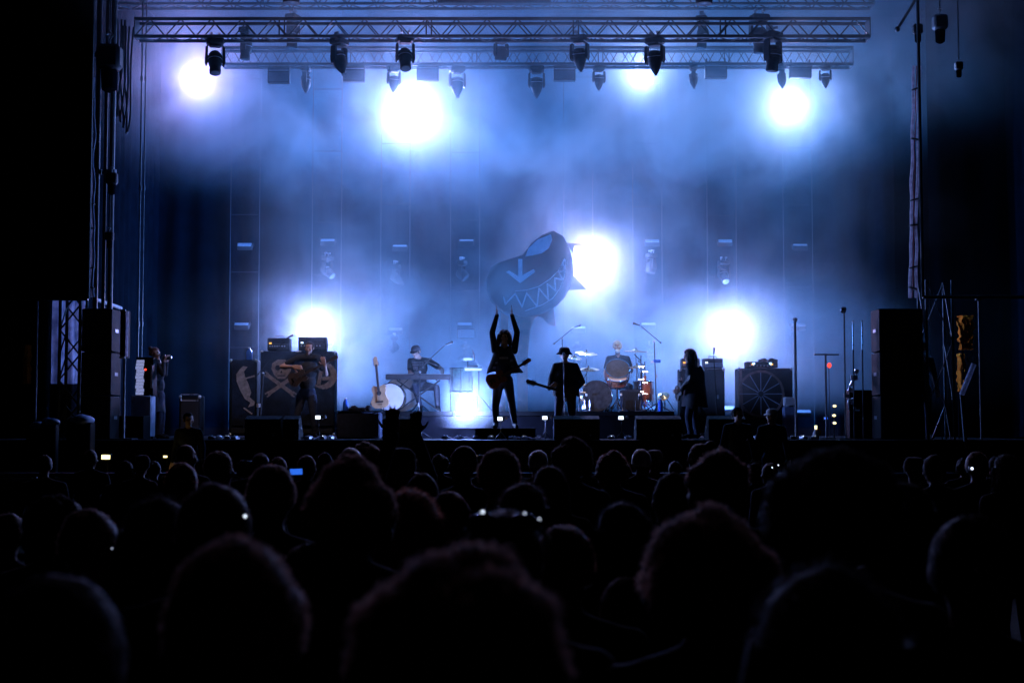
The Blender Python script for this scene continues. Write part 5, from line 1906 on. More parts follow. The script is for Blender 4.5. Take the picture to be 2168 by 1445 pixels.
# warm lamps low at the stage front
for px, py, w, h, e, lab in [(224, 967, 18, 9, 1.0, 'small warm lamp glowing low at the left between crowd heads'), (350, 966, 8, 4, .4, 'tiny warm lamp low at the left of the stage front'), (1008, 968, 22, 7, 7.0, 'warm yellow lamp low at the stage front behind the middle heads')]:
    Y = 23.6
    p = at(px, py, Y)
    o = thing('pit_lamp', lab, 'lamp', (p.x, Y, 0), 0, 'warm lamps at the stage front')
    k = Y / F
    MB().box((0, .05, p.z), (w * k + .03, .09, h * k + .03), ch=.01).build('case', 'fixture', o)
    MB().box((0, 0, p.z), (w * k, .012, h * k)).build('lens', 'led_yellow', o)
    MB().cyl((0, .12, .01), (0, .12, p.z), .012, n=8).build('post', 'black_cloth', o)
    ldt = bpy.data.lights.new('bulb', 'POINT')
    ldt.energy = e
    ldt.color = (1.0, .75, .25)
    ldt.shadow_soft_size = .04
    l = bpy.data.objects.new('bulb', ldt)
    COL.objects.link(l)
    l.parent = o
    l.location = (0, -.08, p.z)

# ================================================================== THE BAND
def person(label, loc, mesh, rz=0.0, group='musicians on the stage'):
    o = thing('person', label, 'person', loc, rz, group)
    link('body', mesh, o)
    return o


def loc_pts(base, Y, d):
    """photo pixels (px, py, dy) -> joints local to base"""
    return {k: tuple(at(v[0], v[1], Y + (v[2] if len(v) > 2 else 0)) - base) for k, v in d.items()}


def shell(rings, n=22, open_=None, thick=.012):
    """garment: rings of (cx, cy, cz, rx, ry); open_ = half gap angle at the front"""
    m = MB()
    vs, fs = [], []
    full = open_ is None
    N = n if full else n + 1
    for (cx, cy_, cz, rx, ry) in rings:
        for i in range(N):
            if full:
                t = 2 * PI * i / n
            else:
                t = -PI / 2 + open_ + (2 * PI - 2 * open_) * i / n
            w = 1 + .05 * math.sin(5 * t + cz * 9) + .035 * math.sin(9 * t + cz * 21)
            vs.append((cx + rx * w * math.cos(t), cy_ + ry * w * math.sin(t), cz + .022 * math.sin(3 * t + cz * 7) + .012 * math.sin(7 * t)))
    K = len(vs)
    q = []
    for j in range(len(rings) - 1):
        for i in range(n):
            q.append((j * N + i, j * N + (i + 1) % N, (j + 1) * N + (i + 1) % N, (j + 1) * N + i))
    inn = []
    for j, (cx, cy_, cz, rx, ry) in enumerate(rings):
        for i in range(N):
            x, y, z = vs[j * N + i]
            inn.append((cx + (x - cx) * (1 - thick / rx), cy_ + (y - cy_) * (1 - thick / ry), z))
    m.add(vs + inn, q + [tuple(K + i for i in reversed(f)) for f in q])
    return m


# ---- singer with both arms raised
YV = 25.95
base = Vector((at(1067, 0, YV).x, YV, DECK + .2))
J = loc_pts(base, YV, dict(pelvis=(1066, 805), chest=(1067, 757), head=(1068, 713, -.03), shl=(1048, 742), shr=(1089, 742),
                           ell=(1042, 704, -.05), wrl=(1052, 668, -.08), elr=(1095, 703, -.05), wrr=(1084, 668, -.08),
                           hpl=(1056, 812), hpr=(1076, 812), knl=(1049, 858, -.04), knr=(1084, 858, -.04),
                           anl=(1050, 896), anr=(1090, 896), tol=(1046, 903, -.2), tor=(1094, 903, -.2)))
J.update(hdl=(-.05, -.1, 1), hnl=(1, 0, 0), hdr=(-.05, -.1, 1), hnr=(-1, 0, 0), cul=.12, cur=.12, hsl=1, hsr=-1)
me_, hr = figure(J, 'jacket_dark', 'jeans', 1.08, 'long', 0, 0, .010)
o = person('singer with both arms raised and dark curly hair, guitar slung low', base, me_)
hd_ = J['head']
eyes(o, hd_, hr)
link('hair', hair_mesh('hair', 'hair_brown', hd_, 1.0, 'curly', 3, 1500), o)
m = MB()
rn = random.Random(4)
for i in range(46):
    a = rn.uniform(-.2 * PI, 1.2 * PI)
    x, y = math.cos(a) * .095, math.sin(a) * .10 + .015
    pts = []
    ln_ = rn.uniform(.16, .27)
    for t in range(7):
        pts.append((hd_[0] + x * (1 + .4 * t / 6) + .014 * math.sin(t * 1.9 + i), hd_[1] + y * (1 + .15 * t / 6) + .014 * math.cos(t * 2.1 + i), hd_[2] + .05 - ln_ * t / 6))
    m.tube(pts, [.020, .023, .024, .023, .020, .014, .005], 5)
m.build('long_curls', 'hair_brown', o)
sh_ = J['chest'][2]
vst = shell([(0, 0, sh_ + .15, .17, .13), (0, 0, sh_ + .05, .20, .16), (0, 0, sh_ - .08, .24, .18), (0, 0, sh_ - .18, .28, .19), (.015, 0, sh_ - .27, .325, .21)], open_=.5)
vo = vst.build('open_vest', 'vest_green', o)
pm = MB()
for i, (x, z, w) in enumerate([(-.13, -.10, .05), (.14, -.06, .06), (.16, -.16, .05), (-.17, -.19, .06)]):
    pm.box((x, -.155 - .012 * (i % 2) - .02 * (abs(x) < .15), sh_ + z), (w, .008, w * .7), rotz(-.5 * (1 if x < 0 else -1)))
pm.build('patch', 'tee_print', vo)
MB().box((0, -.135, sh_ - .01), (.16, .006, .035)).build('shirt_print', 'tee_print', o)
gp = at(1052, 803, YV) + Vector((0, -.24, 0))
guitar('dark guitar slung low on the singer, neck rising to the right', gp, R(0), 0, ('wood_red', 'wood_dark'), .88, ry=R(-30))

# ---- man in the hat
YH = 26.1
base = Vector((at(1196, 0, YH).x, YH, DECK))
J = loc_pts(base, YH, dict(pelvis=(1198, 832), chest=(1198, 788), head=(1195, 751, -.03), shl=(1177, 775), shr=(1218, 775),
                           ell=(1166, 804, .03), wrl=(1163, 822, -.22), elr=(1233, 808, .06), wrr=(1214, 830, -.20),
                           hpl=(1186, 838), hpr=(1209, 838), knl=(1181, 882, -.03), knr=(1212, 882, -.03),
                           anl=(1179, 918), anr=(1214, 918), tol=(1176, 925, -.2), tor=(1217, 925, -.2)))
J.update(hdl=(.6, -.3, .4), hnl=(0, 1, .2), cul=.5, hdr=(-.8, -.2, -.1), hnr=(0, 1, 0), cur=.4)
me_, hr = figure(J, 'jacket_dark', 'jeans', 1.08, 'long', R(8), 0, .010)
o = person('man in a brimmed hat playing guitar at the microphone', base, me_)
eyes(o, J['head'], hr)
hx = Vector(J['head'])
mh = MB().lathe([(.135, .022), (.15, .012), (.148, .022), (.105, .062), (.098, .095), (.088, .128), (.055, .142), (.005, .138)], 26, Matrix.Translation(hx) @ Matrix.Rotation(R(6), 4, 'X'))
ho = mh.build('brimmed_hat', 'cap_cloth', o)
MB().lathe([(.107, .066), (.104, .085), (.1, .085), (.1, .066)], 26, Matrix.Translation(hx) @ Matrix.Rotation(R(6), 4, 'X')).build('hat_band', 'tee_black', ho)
cz = J['chest'][2]
shell([(0, .0, cz + .02, .20, .145), (0, .0, cz - .2, .235, .17), (0, .0, cz - .42, .25, .18)], open_=.22).build('open_jacket', 'jacket_dark', o)
gp = at(1196, 832, YH) + Vector((0, -.28, 0))
guitar('black guitar of the man in the hat, neck pointing left', gp, 0, 0, ('wood_dark', 'wood_dark'), .92, ry=R(180 + 17))
mic_stand('straight microphone stand before the man in the hat', (at(1195, 0, 25.55).x, 25.55, DECK), at(1193, 764, 25.55))

# ---- keyboard player, seated
YK_ = 28.75
base = Vector((at(888, 0, YK_).x, YK_, RISER))
J = loc_pts(base, YK_, dict(pelvis=(890, 815), chest=(887, 778, -.14), head=(881, 744, -.26), shl=(869, 764, -.18), shr=(909, 764, -.14),
                            ell=(868, 790, -.25), wrl=(884, 797, -.52), elr=(936, 782, -.2), wrr=(937, 796, -.5),
                            hpl=(881, 817), hpr=(900, 817), knl=(878, 818, -.42), knr=(924, 820, -.40),
                            anl=(890, 860, -.36), anr=(927, 860, -.34), tol=(888, 868, -.55), tor=(930, 868, -.52)))
J.update(hdl=(.3, -.8, -.2), hnl=(0, -.2, -1), hdr=(0, -.9, -.3), hnr=(0, -.2, -1), cul=.3, cur=.3)
me_, hr = figure(J, 'tee_black', 'jeans', 1.02, 'short', R(-25), R(22), .010)
o = person('seated keyboard player in black cap and printed black tee', base, me_)
eyes(o, J['head'], hr)
hx = Vector(J['head'])
mt = Matrix.Translation(hx) @ hr.to_4x4()
m = MB()
m.lathe([(.093, .02), (.096, .05), (.088, .09), (.06, .118), (.004, .126)], 22, mt)
co2 = m.build('cap_crown', 'cap_cloth', o)
m = MB()
vs = [mt @ Vector((.085 * math.cos(t), -.075 - .085 * abs(math.sin(t)), .03 - .02 * abs(math.sin(t)))) for t in [PI * k / 10 for k in range(11)]]
m.add(vs + [v + Vector((0, 0, .008)) for v in vs], [tuple(range(11)), tuple(range(21, 10, -1))] + [(i, i + 1, 12 + i, 11 + i) for i in range(10)])
m.build('cap_brim', 'cap_cloth', co2)
link('hair', hair_mesh('hair', 'hair_dark', hx, .95, 'short', 8, 300, yaw=R(-25)), o)
cz = J['chest'][2]
for i, (x, z, w, h) in enumerate([(-.06, .05, .12, .02), (-.06, -.01, .09, .06), (.09, .04, .03, .12), (-.02, -.05, .05, .03)]):
    MB().box((J['chest'][0] + x, J['chest'][1] - .145, cz + z), (w, .008, h), rotx(R(-8))).build('shirt_print', 'tee_print', o)

# ---- drummer
YD = 29.5
base = Vector((at(1308, 0, YD).x, YD, RISER))
J = loc_pts(base, YD, dict(pelvis=(1308, 812), chest=(1308, 776, -.06), head=(1307, 734, -.1), shl=(1289, 759, -.06), shr=(1328, 759, -.06),
                           ell=(1281, 788, -.10), wrl=(1283, 802, -.5), elr=(1336, 786, -.1), wrr=(1338, 778, -.5),
                           hpl=(1299, 814), hpr=(1317, 814), knl=(1287, 818, -.42), knr=(1334, 818, -.42),
                           anl=(1286, 862, -.5), anr=(1334, 862, -.5), tol=(1284, 869, -.7), tor=(1336, 869, -.7)))
J.update(hdl=(.3, -.8, -.2), hnl=(0, -.2, -1), hdr=(-.1, -.9, 0), hnr=(0, -.2, -1), cul=.6, cur=.6)
me_, hr = figure(J, 'tee_black', 'jeans', 1.0, 'short', 0, R(6), .010)
o = person('white haired drummer in a dark tee behind the orange tom', base, me_)
eyes(o, J['head'], hr)
link('hair', hair_mesh('hair', 'hair_white', J['head'], 1.12, 'short', 5, 2600), o)
link('beard', MB().ell(Vector(J['head']) + Vector((0, -.055, -.085)), (.055, .045, .05), 12).mesh('beard', 'hair_white'), o)
for s in 'lr':
    w_ = Vector(J['wr' + s]) + Vector((0, -.09, 0)) + base
    so_ = thing('drumstick', 'wooden drumstick in the %s hand of the white haired drummer' % ('image left' if s == 'l' else 'image right'), 'drumstick', w_, 0, 'drumsticks')
    d_ = Vector((.3 if s == 'l' else -.1, -.85, .35)).normalized()
    mm = MB().cyl(-d_ * .08, d_ * .28, .008, .006, n=6)
    mm.build('shaft', 'wood_tan', so_)
    MB().ell(d_ * .285, (.008, .008, .008), 6).build('tip', 'wood_tan', so_)

# ---- long haired guitarist, turned to the left
YT = 26.2
base = Vector((at(1464, 0, YT).x, YT, DECK))
J = loc_pts(base, YT, dict(pelvis=(1466, 835), chest=(1466, 790), head=(1459, 753), shl=(1459, 773, -.17), shr=(1465, 773, .17),
                           ell=(1462, 806, -.26), wrl=(1444, 824, -.16), elr=(1470, 806, .24), wrr=(1446, 812, .12),
                           hpl=(1465, 838, -.09), hpr=(1467, 838, .09), knl=(1457, 882, -.1), knr=(1470, 882, .12),
                           anl=(1462, 918, -.11), anr=(1476, 918, .13), tol=(1446, 925, -.12), tor=(1460, 925, .13)))
J.update(hdl=(-.7, .2, -.2), hnl=(.3, 1, 0), hdr=(-.5, -.6, .2), hnr=(.6, -.3, 0), cul=.5, cur=.5)
me_, hr = figure(J, 'jacket_dark', 'jeans', 1.05, 'long', R(-90), R(14), .010)
o = person('long haired guitarist in a dark coat turned to the left', base, me_)
eyes(o, J['head'], hr)
link('hair', hair_mesh('hair', 'hair_brown', J['head'], 1.05, 'long', 9, 1200, yaw=R(-90)), o)
hx = Vector(J['head'])
m = MB()
rn = random.Random(14)
for i in range(26):
    a = rn.uniform(-.5, .5)
    pts = [(hx.x + .085 + .01 * t, hx.y + .09 * math.sin(a * 3), hx.z + .02 - rn.uniform(.07, .09) * t) for t in range(6)]
    m.tube(pts, [.014, .016, .016, .014, .010, .003], 5)
m.build('pale_strands', 'hair_white', o)
cz = J['chest'][2]
shell([(-.0, 0, cz + .12, .13, .2), (.01, 0, cz, .175, .235), (.01, 0, cz - .2, .18, .24), (.01, 0, cz - .45, .22, .27), (.01, 0, cz - .62, .24, .29)], open_=None).build('long_coat', 'jacket_dark', o)
gp = at(1446, 828, YT) + Vector((-.07, 0, 0))
guitar('dark guitar held by the long haired guitarist seen edge on', gp, 0, R(-78), ('wood_dark', 'wood_dark'), .9, ry=R(-20))

# ---- bass player at left
YB_ = 26.9
base = Vector((at(648, 0, YB_).x, YB_, DECK))
J = loc_pts(base, YB_, dict(pelvis=(650, 832), chest=(652, 785), head=(655, 736, -.03), shl=(632, 757), shr=(674, 757),
                            ell=(596, 776, -.02), wrl=(620, 776, -.26), elr=(690, 792, .02), wrr=(688, 774, -.28),
                            hpl=(638, 838), hpr=(660, 838), knl=(630, 880, -.04), knr=(664, 880, -.04),
                            anl=(626, 917), anr=(666, 917), tol=(622, 925, -.2), tor=(670, 925, -.2)))
J.update(hdl=(.9, -.2, -.1), hnl=(0, 1, 0), cul=.4, hdr=(-.2, -.3, .8), hnr=(0, 1, 0), cur=.6)
me_, hr = figure(J, 'jacket_dark', 'jeans', 1.04, 'short', R(-10), R(10), .010)
o = person('shadowed bass player before the skull banner with elbow out', base, me_)
eyes(o, J['head'], hr)
link('hair', hair_mesh('hair', 'hair_dark', J['head'], 1.0, 'short', 21, 500, yaw=R(-10)), o)
gp = at(636, 800, YB_) + Vector((0, -.27, 0))
guitar('dark bass guitar of the shadowed bass player', gp, 0, 0, ('wood_dark', 'wood_dark'), .85, bass=True, ry=R(-28), name='bass_guitar')

# ---- woman with a camera in the left wing
YN = 27.4
base = Vector((at(334, 0, YN).x, YN, DECK))
J = loc_pts(base, YN, dict(pelvis=(338, 838), chest=(336, 790), head=(328, 748), shl=(332, 770, -.15), shr=(338, 770, .15),
                           ell=(345, 792, -.22), wrl=(346, 768, -.12), elr=(350, 792, .2), wrr=(352, 768, .06),
                           hpl=(337, 840, -.08), hpr=(340, 840, .08), knl=(338, 882, -.09), knr=(344, 882, .09),
                           anl=(334, 918, -.09), anr=(342, 918, .1), tol=(348, 925, -.1), tor=(356, 925, .1)))
J.update(hdl=(.2, .2, .6), hnl=(1, .3, 0), hdr=(.2, -.2, .6), hnr=(1, -.3, 0), cul=.5, cur=.5)
me_, hr = figure(J, 'jacket_dark', 'jeans', .9, 'long', R(75), R(6), .010)
o = person('red haired woman in dark clothes raising a camera in the left wing', base, me_, group='crew in the wings')
eyes(o, J['head'], hr)
link('hair', hair_mesh('hair', 'hair_red', J['head'], 1.0, 'bun', 31, 700, yaw=R(75)), o)
cz = J['chest'][2]
shell([(.02, 0, cz + .1, .12, .17), (.02, 0, cz - .1, .15, .2), (.02, 0, cz - .4, .19, .22), (.03, 0, cz - .75, .24, .26)]).build('long_dress', 'jacket_dark', o)
cp = at(351, 758, YN)
pc = thing('photo_camera', 'photo camera with shiny lens held by the red haired woman', 'camera', cp)
MB().box((-.03, 0, 0), (.07, .14, .09), ch=.012).build('camera_body', 'plastic_black', pc)
MB().cyl((0, 0, 0), (.11, 0, .005), .036, .04, n=16).build('lens', 'fixture', pc)
MB().lathe([(.036, 0), (.03, .004), (.0, .006)], 14, Matrix.Translation((.111, 0, .005)) @ Matrix.Rotation(PI / 2, 4, 'Y')).build('lens_glass', 'chrome', pc)
MB().box((-.03, 0, .06), (.05, .05, .03), ch=.006).build('viewfinder', 'plastic_black', pc)


# ---- dim crew
def crew(label, px, py_top, Y, z0, h, yaw, hairmat, cap=None, pose='stand', rz_=0.0):
    base = Vector((at(px, 0, Y).x, Y, z0))
    if pose == 'stand':
        J = stand(h)
    else:
        J = stand(1.75, pelvis=(0, .12, .34), chest=(0, -.03, .66), head=(0, -.16, .98), shl=(-.18, -.05, .77), shr=(.18, -.05, .77),
                  ell=(-.24, -.22, .55), elr=(.24, -.22, .55), wrl=(-.1, -.40, .5), wrr=(.1, -.40, .5),
                  hpl=(-.09, .12, .32), hpr=(.09, .12, .32), knl=(-.16, -.26, .42), knr=(.16, -.24, .42),
                  anl=(-.14, .0, .09), anr=(.14, .02, .09), tol=(-.15, -.18, .04), tor=(.15, -.16, .04))
    me2, hr2 = figure(J, 'jacket_dark', 'jeans', 1.0, 'long', yaw, 0, .013)
    o2 = person(label, base, me2, rz_, 'crew in the wings')
    eyes(o2, J['head'], hr2)
    hx2 = Vector(J['head'])
    if cap:
        mt2 = Matrix.Translation(hx2) @ hr2.to_4x4()
        c2_ = MB().lathe([(.093, .02), (.097, .05), (.088, .09), (.06, .118), (.004, .126)], 22, mt2).build('cap_crown', cap, o2)
        m2 = MB()
        vs2 = [mt2 @ Vector((.085 * math.cos(t), -.075 - .085 * abs(math.sin(t)), .03 - .02 * abs(math.sin(t)))) for t in [PI * k / 10 for k in range(11)]]
        m2.add(vs2 + [v + Vector((0, 0, .008)) for v in vs2], [tuple(range(11)), tuple(range(21, 10, -1))] + [(i, i + 1, 12 + i, 11 + i) for i in range(10)])
        m2.build('cap_brim', cap, c2_)
    else:
        link('hair', hair_mesh('hair', hairmat, hx2, 1.0, 'short', int(px), 300, yaw=yaw), o2)
    return o2


crew('crew member standing in the dark beside the right scaffold', 1937, 735, 26.4, DECK - .0, 1.8, R(-60), 'hair_dark')
for lab, px, top, cap in (('pit worker in a pale cap standing below the wagon wheel', 1624, 866, 'cap_pale'), ('dark pit worker standing just left of the wagon wheel', 1553, 862, None), ('dark pit worker standing before the small dim combo amplifier', 412, 874, None)):
    YQ2 = 23.9
    zt3 = at(px, top, YQ2).z
    stp = thing('pit_step', 'low black step under the ' + lab[:lab.index(' standing')] + (' at right' if px > 1000 else ' at left'), 'step', (at(px, 0, YQ2).x, YQ2, 0), 0, 'steps in the pit')
    MB().box((0, 0, .385), (.6, .5, .03), ch=.005).build('tread', 'deck', stp)
    for sx in (-1, 1):
        MB().box((sx * .27, 0, .185), (.03, .46, .37)).build('side_panel', 'deck', stp)
    crew(lab, px, top, YQ2, .40, zt3 - .40 + .01, R(-55) if cap else R(30), 'hair_black', cap)

# ================================================================== THE CROWD
def crowd_body(seed, raised=None, look=0.0):
    b = Body()
    fat = random.Random(seed).uniform(.95, 1.15)
    # faces the stage (+Y); built facing -Y and turned by the thing's rotation
    b.ell((0, 0, .95), (.17 * fat, .12 * fat, .14), LEGS)
    b.ell((0, 0, 1.13), (.16 * fat, .12 * fat, .18), TOP)
    b.ell((0, 0, 1.32), (.185 * fat, .125 * fat, .17), TOP)
    b.cap((-.18, 0, 1.43), (.18, 0, 1.43), .066, .066, TOP)
    b.cap((0, 0, 1.46), (0, -.02, 1.58), .056, .05, SKIN)
    for s in (-1, 1):
        b.cap((s * .18, 0, 1.43), (0, 0, 1.50), .062, .05, TOP)
        b.chain([(s * .095, 0, .92), (s * .11, -.03, .5), (s * .115, .02, .09)], [.095, .066, .05], LEGS)
        b.cap((s * .115, .02, .05), (s * .14, -.16, .04), .045, .036, SHOE)
        if raised == s:
            continue
        b.chain([(s * .19, 0, 1.43), (s * .25, .02, 1.16), (s * .22, -.12, .95)], [.064, .054, .042], TOP)
        b.hand((s * .22, -.12, .95), (-.1 * s, -.3, -1), (-s, 0, 0), SKIN, curl=.4)
    if raised:
        s = raised
        b.chain([(s * .19, 0, 1.43), (s * .27, -.1, 1.70), (s * .17, -.16, 1.98)], [.064, .05, .036], TOP)
        b.chain([(s * .21, -.14, 1.87), (s * .17, -.16, 1.98)], [.038, .03], SKIN)
        b.hand((s * .17, -.16, 1.98), (.02, .0, 1), (0, -1, 0), SKIN, curl=.10, spread=.12, side=s)
    head_shapes(b, (0, -.03, 1.66), look, 0)
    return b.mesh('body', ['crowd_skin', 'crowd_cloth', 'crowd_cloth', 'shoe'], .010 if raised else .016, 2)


BODIES = [crowd_body(s_, None, l_) for s_, l_ in ((1, 0), (2, .5), (3, -.5))]
BRAISE = crowd_body(4, 1)
BRAISE_L = crowd_body(5, -1)
HC = (0, -.03, 1.66)
HAIRS = {}


def get_hair(style, mat, seed, strands):
    key = (style, mat, seed, strands)
    if key not in HAIRS:
        if style == 'cap':
            m = MB().lathe([(.093, -.01), (.098, .03), (.092, .08), (.066, .114), (.004, .124)], 24, Matrix.Translation(HC))
            vs = [Vector(HC) + Vector((.085 * math.cos(t), -.075 - .085 * abs(math.sin(t)), .02)) for t in [PI * k / 10 for k in range(11)]]
            m.add(vs + [v + Vector((0, 0, .008)) for v in vs], [tuple(range(11)), tuple(range(21, 10, -1))] + [(i, i + 1, 12 + i, 11 + i) for i in range(10)])
            HAIRS[key] = m.mesh('cap', mat)
        else:
            HAIRS[key] = hair_mesh('hair', mat, HC, 1.0, style, seed, strands)
    return HAIRS[key]


TOPZ = {'short': 1.785, 'curly': 1.81, 'long': 1.79, 'afro': 1.825, 'bun': 1.785, 'cap': 1.785, 'bald': 1.775}
WID = {'short': .182, 'curly': .25, 'long': .20, 'afro': .31, 'bun': .182, 'cap': .195, 'bald': .165}


def fan(label, px, top, w, style='short', mat='hair_brown', D=None, rz_=0.0, seed=1, strands=500, body=None, group='people in the crowd'):
    D = D or F * WID[style] / w
    p = at(px, top, D)
    s = p.z / TOPZ[style]
    s = max(.84, min(1.12, s))
    o = thing('person', label, 'person', (p.x, D, p.z - TOPZ[style] * s), PI + rz_, group)
    o.scale = (s, s, s)
    if D > 4.5 and body is None:
        rr_ = random.Random(int(px * 7 + top))
        o.rotation_euler = (rr_.uniform(-.03, .05), rr_.uniform(-.04, .04), PI + rz_ + rr_.uniform(-.5, .5))
    if o.location.z < -.12 or o.location.z > .12:
        print('FAN off ground', label, round(o.location.z, 2), round(D, 2))
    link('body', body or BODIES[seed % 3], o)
    if style != 'bald':
        link('cap' if style == 'cap' else 'hair', get_hair(style, mat, seed, strands), o)
    return o


fan('nearest head in the crowd, dark wavy hair at the bottom middle', 970, 1134, 500, 'curly', 'hair_brown', D=1.52, seed=41, strands=5000)
fan('close head at the lower left with thin lit right edge', 500, 1140, 340, 'short', 'hair_brown', D=1.75, seed=42, strands=2500, rz_=.2)
fan('head peeping over the shoulder right of the close lower left head', 655, 1150, 150, 'short', 'hair_brown', D=3.6, seed=5, strands=800)
sg_fan = fan('person with sunglasses pushed up, behind the nearest head', 1065, 1078, 190, 'short', 'hair_dark', D=2.9, seed=6, strands=800)
fan('low head right of the person with sunglasses', 1195, 1110, 150, 'short', 'hair_red', D=3.7, seed=7, strands=800)
fan('big curly head at the lower right of the crowd', 1500, 1074, 300, 'afro', 'hair_brown', D=2.85, seed=8, strands=5000)
fan('small low head just left of the big curly head', 1325, 1220, 80, 'short', 'hair_brown', D=4.2, seed=9, strands=500)
fan('tallest wide head at the right with bushy hair', 1765, 938, 290, 'afro', 'hair_black', D=3.0, seed=10, strands=5000)
fan('round head left of the tallest wide head', 1545, 948, 130, 'curly', 'hair_brown', D=5.2, seed=11, strands=1500)
fan('curly head with glowing edge left of centre', 742, 966, 195, 'curly', 'hair_brown', D=3.7, seed=12, strands=5000)
fan('head directly right of and below the glowing curly head', 868, 1036, 130, 'long', 'hair_red', D=4.4, seed=13, strands=1200)
fan('round head left of the glowing curly head', 568, 981, 110, 'short', 'hair_brown', seed=14, strands=1500)
fan('broad dark head left of the round one, with bright spark', 450, 1022, 170, 'short', 'hair_dark', D=3.3, seed=15, strands=1200)
fan('head at the far left with lit right edge', 185, 1076, 125, 'short', 'hair_brown', D=4.0, seed=16, strands=1200)
fan('purple lit head below the far left head', 272, 1155, 115, 'short', 'hair_red', D=4.1, seed=17, strands=800)
fan('yellow rimmed head right of centre by the pit lamp', 1050, 948, 95, 'short', 'hair_brown', seed=18, strands=1500)
fan('close cropped narrow head left of the yellow rimmed head', 978, 943, 58, 'bald', seed=19)
fan('small head right of the yellow rimmed head', 1130, 951, 46, 'short', 'hair_white', seed=20, strands=500)
fan('tall dark round head in front of the man in the hat', 1208, 923, 90, 'curly', 'hair_dark', seed=21, strands=1500)
fan('capped head below the raised dark hand', 866, 946, 75, 'cap', 'cap_cloth', seed=22)
fan('small tousled head near the stage, left of centre', 772, 931, 52, 'curly', 'hair_brown', D=11.5, seed=23, strands=1000)
fan('small head left of the tousled head', 728, 946, 54, 'short', 'hair_white', seed=24, strands=500)
fan('pinkish rimmed head below the drummer', 1298, 949, 72, 'curly', 'hair_red', D=9.5, seed=25, strands=1000)
fan('small pale rimmed head right of the pinkish one', 1350, 949, 45, 'short', 'hair_white', seed=26, strands=500)
fan('flat topped small head furthest right of the middle row', 1392, 951, 42, 'cap', 'cap_pale', seed=27)
fan('low pinkish head in front of the pinkish rimmed one', 1277, 981, 56, 'short', 'hair_red', seed=28, strands=500)
fan('bald lit head at the left near the wing', 388, 941, 40, 'bald', seed=29)
fan('head with lit right edge left of the round left head', 470, 953, 62, 'short', 'hair_brown', seed=30, strands=700)
fan('reddish edged head below the bald lit head', 400, 978, 75, 'short', 'hair_red', seed=31, strands=700)
fan('tiny pale head between raised hand and capped head', 906, 967, 34, 'short', 'hair_white', seed=32, strands=300)
fan('rimmed shoulders and low head in front of the narrow cropped head', 968, 1038, 90, 'short', 'hair_red', D=5.6, seed=33, strands=700)
fan('small head in profile left of the round right head', 1497, 937, 48, 'bun', 'hair_brown', seed=34, strands=400, rz_=1.2)
fan('rimmed head at the far right with white spark', 2080, 955, 52, 'short', 'hair_brown', seed=35, strands=500)
fan('dim head left of the far right sparked head', 2000, 961, 52, 'short', 'hair_black', seed=36, strands=500)
fan('small head with two sparks beside the tallest wide head', 1640, 979, 40, 'short', 'hair_dark', seed=37, strands=400)
fan('small lit head at the left near the warm lamp', 192, 951, 34, 'short', 'hair_brown', seed=38, strands=300)
fan('head cut off by the left edge of the picture', 2, 1085, 55, 'short', 'hair_brown', D=6.2, seed=39, strands=400)
fan('dark head between the small white rimmed one and the tall dark one', 1160, 985, 80, 'long', 'hair_dark', seed=43, strands=500)
fan('dark long haired head below the yellow rimmed head', 1080, 1020, 110, 'long', 'hair_dark', D=5.2, seed=44, strands=700)
fan('small head far left between tarps and crowd', 92, 962, 40, 'short', 'hair_dark', seed=45, strands=300)
fan('small capped head near the left warm lamp', 290, 962, 42, 'cap', 'cap_cloth', seed=46)
fan('small head left of the tousled head, low', 645, 962, 44, 'short', 'hair_brown', seed=47, strands=300)
fan('small dim head above the round left head', 545, 958, 42, 'long', 'hair_dark', seed=48, strands=300)
fan('small dim head right of the bass player wedge', 600, 966, 40, 'short', 'hair_brown', seed=49, strands=300)
fan('small capped head at the right beyond the tallest wide head', 1925, 966, 50, 'cap', 'cap_cloth', seed=50)
fan('dark head at the far right edge', 2150, 960, 60, 'long', 'hair_black', seed=51, strands=400)
fan('dark head right of the tallest wide head, lower', 1930, 1020, 110, 'long', 'hair_black', D=4.6, seed=52, strands=500)
fan('dark head near the bottom right corner', 2060, 1090, 190, 'short', 'hair_black', D=2.9, seed=53, strands=700)
fan('dark head at the bottom right, lowest of that corner', 1760, 1200, 330, 'long', 'hair_black', D=1.75, seed=54, strands=900)
fan('dark head at the bottom left corner', 110, 1215, 320, 'short', 'hair_black', D=1.75, seed=55, strands=900)
fan('dark head filling the lower left between lit heads', 330, 1050, 150, 'long', 'hair_black', D=3.8, seed=56, strands=600)
fan('dark head at the left below the small capped head', 90, 1040, 120, 'curly', 'hair_black', D=5.0, seed=57, strands=600)
fan('dark head between low pinkish head and round right head', 1410, 1000, 90, 'short', 'hair_black', seed=58, strands=500)
fan('dark head right of the low head by the sunglasses', 1330, 1060, 130, 'long', 'hair_black', D=4.6, seed=59, strands=500)
fan('person raising one open hand before the keyboard player', 893, 1000, 60, 'short', 'hair_dark', D=7.0, seed=60, body=BRAISE, strands=400)
fan('person raising a dark hand left of the capped head', 822, 985, 52, 'short', 'hair_dark', D=8.4, seed=61, body=BRAISE_L, strands=400)
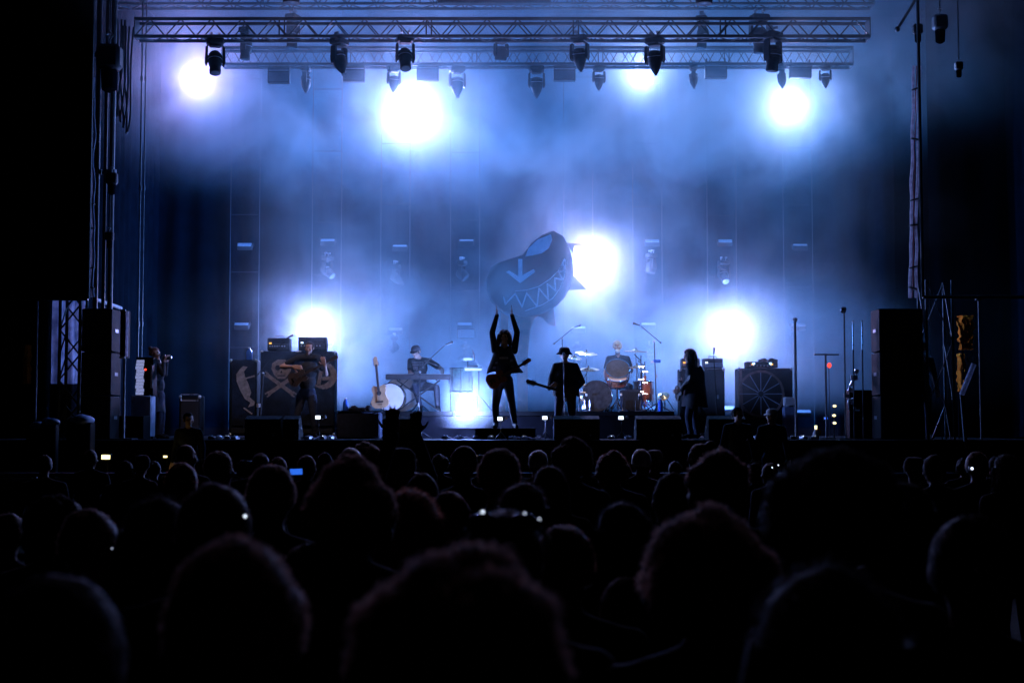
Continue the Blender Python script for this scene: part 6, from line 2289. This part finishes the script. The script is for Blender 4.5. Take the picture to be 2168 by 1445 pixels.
# second belt of small far heads right up to the barrier
rn = random.Random(77)
far = [(250, 'left of the small capped head'), (330, 'between the warm lamp and bald head'), (440, 'right of the bald lit head'), (515, 'left of the small dim long haired head'),
       (690, 'left of the small white haired head'), (830, 'left of the capped head'), (935, 'right of the raised open hand'), (1015, 'in front of the yellow pit lamp'), (1180, 'left of the tall dark round head'),
       (1250, 'right of the tall dark round head'), (1440, 'right of the flat topped head'), (1600, 'right of the round right head'), (1860, 'right of the tallest wide head'), (1965, 'left of the dim far right head'), (2040, 'left of the sparked far right head'), (2120, 'right of the sparked far right head')]
for i, (px, w_) in enumerate(far):
    fan('tiny far head by the barrier, ' + w_, px, 962 + rn.uniform(-6, 16), 34, rn.choice(['short', 'long', 'curly']), rn.choice(['hair_black', 'hair_dark']), D=14.5 + rn.uniform(-1, 2.5), seed=70 + i % 4, strands=200, group='far heads by the barrier')
# ---- barrier in front of the stage
bar = thing('crowd_barrier', 'steel crowd barrier between the far heads and the stage', 'barrier', (0, 21.0, 0))
um_ = MB().cyl((0, 0, 0), (0, 0, 1.15), .025, n=8).mesh('upright', 'steel')
for i in range(25):
    link('upright', um_, bar, (-12 + i, 0, 0))
for z in (.25, 1.13):
    MB().cyl((-12.1, 0, z), (12.1, 0, z), .03, n=8).build('rail', 'steel', bar)
MB().box((0, .04, .68), (24, .012, .8)).build('panel', 'truss_dark', bar)

# ---- sunglasses, phone, glints painted as glowing dots
p = Vector(sg_fan.location)
s = sg_fan.scale.x
sgo = thing('sunglasses', 'shiny sunglasses pushed up on a head behind the nearest one', 'sunglasses', (p.x, p.y, p.z + 1.735 * s), .0)
for sx in (-1, 1):
    fr = MB().ell((sx * .04, -.052, .022), (.036, .008, .024), 14, rotx(R(-35))).build('lens', 'sunglass', sgo)
    MB().tube([(sx * .076, -.04, .01), (sx * .092, .0, -.012), (sx * .094, .07, -.05)], .006, 6).build('temple', 'sunglass', sgo)
MB().tube([(-.012, -.056, .03), (0, -.058, .034), (.012, -.056, .03)], .004, 6).build('bridge', 'sunglass', sgo)
ph = at(627, 998, 10.5)
po = thing('phone', 'phone with blue lit screen held up left of the glowing curly head', 'phone', ph)
MB().box((0, .006, 0), (.05, .01, .10), roty(R(88)), ch=.003).build('phone_case', 'plastic_black', po)
MB().box((0, 0, 0), (.042, .004, .09), roty(R(88))).build('screen', 'phone_screen', po)
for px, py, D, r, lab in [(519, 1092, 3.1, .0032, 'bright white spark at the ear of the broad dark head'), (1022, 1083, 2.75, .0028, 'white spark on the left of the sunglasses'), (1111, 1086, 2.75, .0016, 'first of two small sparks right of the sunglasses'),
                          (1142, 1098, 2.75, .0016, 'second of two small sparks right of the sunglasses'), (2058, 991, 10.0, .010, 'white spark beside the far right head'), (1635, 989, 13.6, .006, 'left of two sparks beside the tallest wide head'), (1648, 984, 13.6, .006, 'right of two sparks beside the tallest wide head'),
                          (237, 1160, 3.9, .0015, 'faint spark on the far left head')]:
    o = thing('glint_dot', lab, 'glint', at(px, py, D), 0, 'painted glints in the crowd')
    MB().ell((0, 0, 0), (r, r, r), 8).build('bulb', 'led_white', o)  # a glint painted as a glowing dot
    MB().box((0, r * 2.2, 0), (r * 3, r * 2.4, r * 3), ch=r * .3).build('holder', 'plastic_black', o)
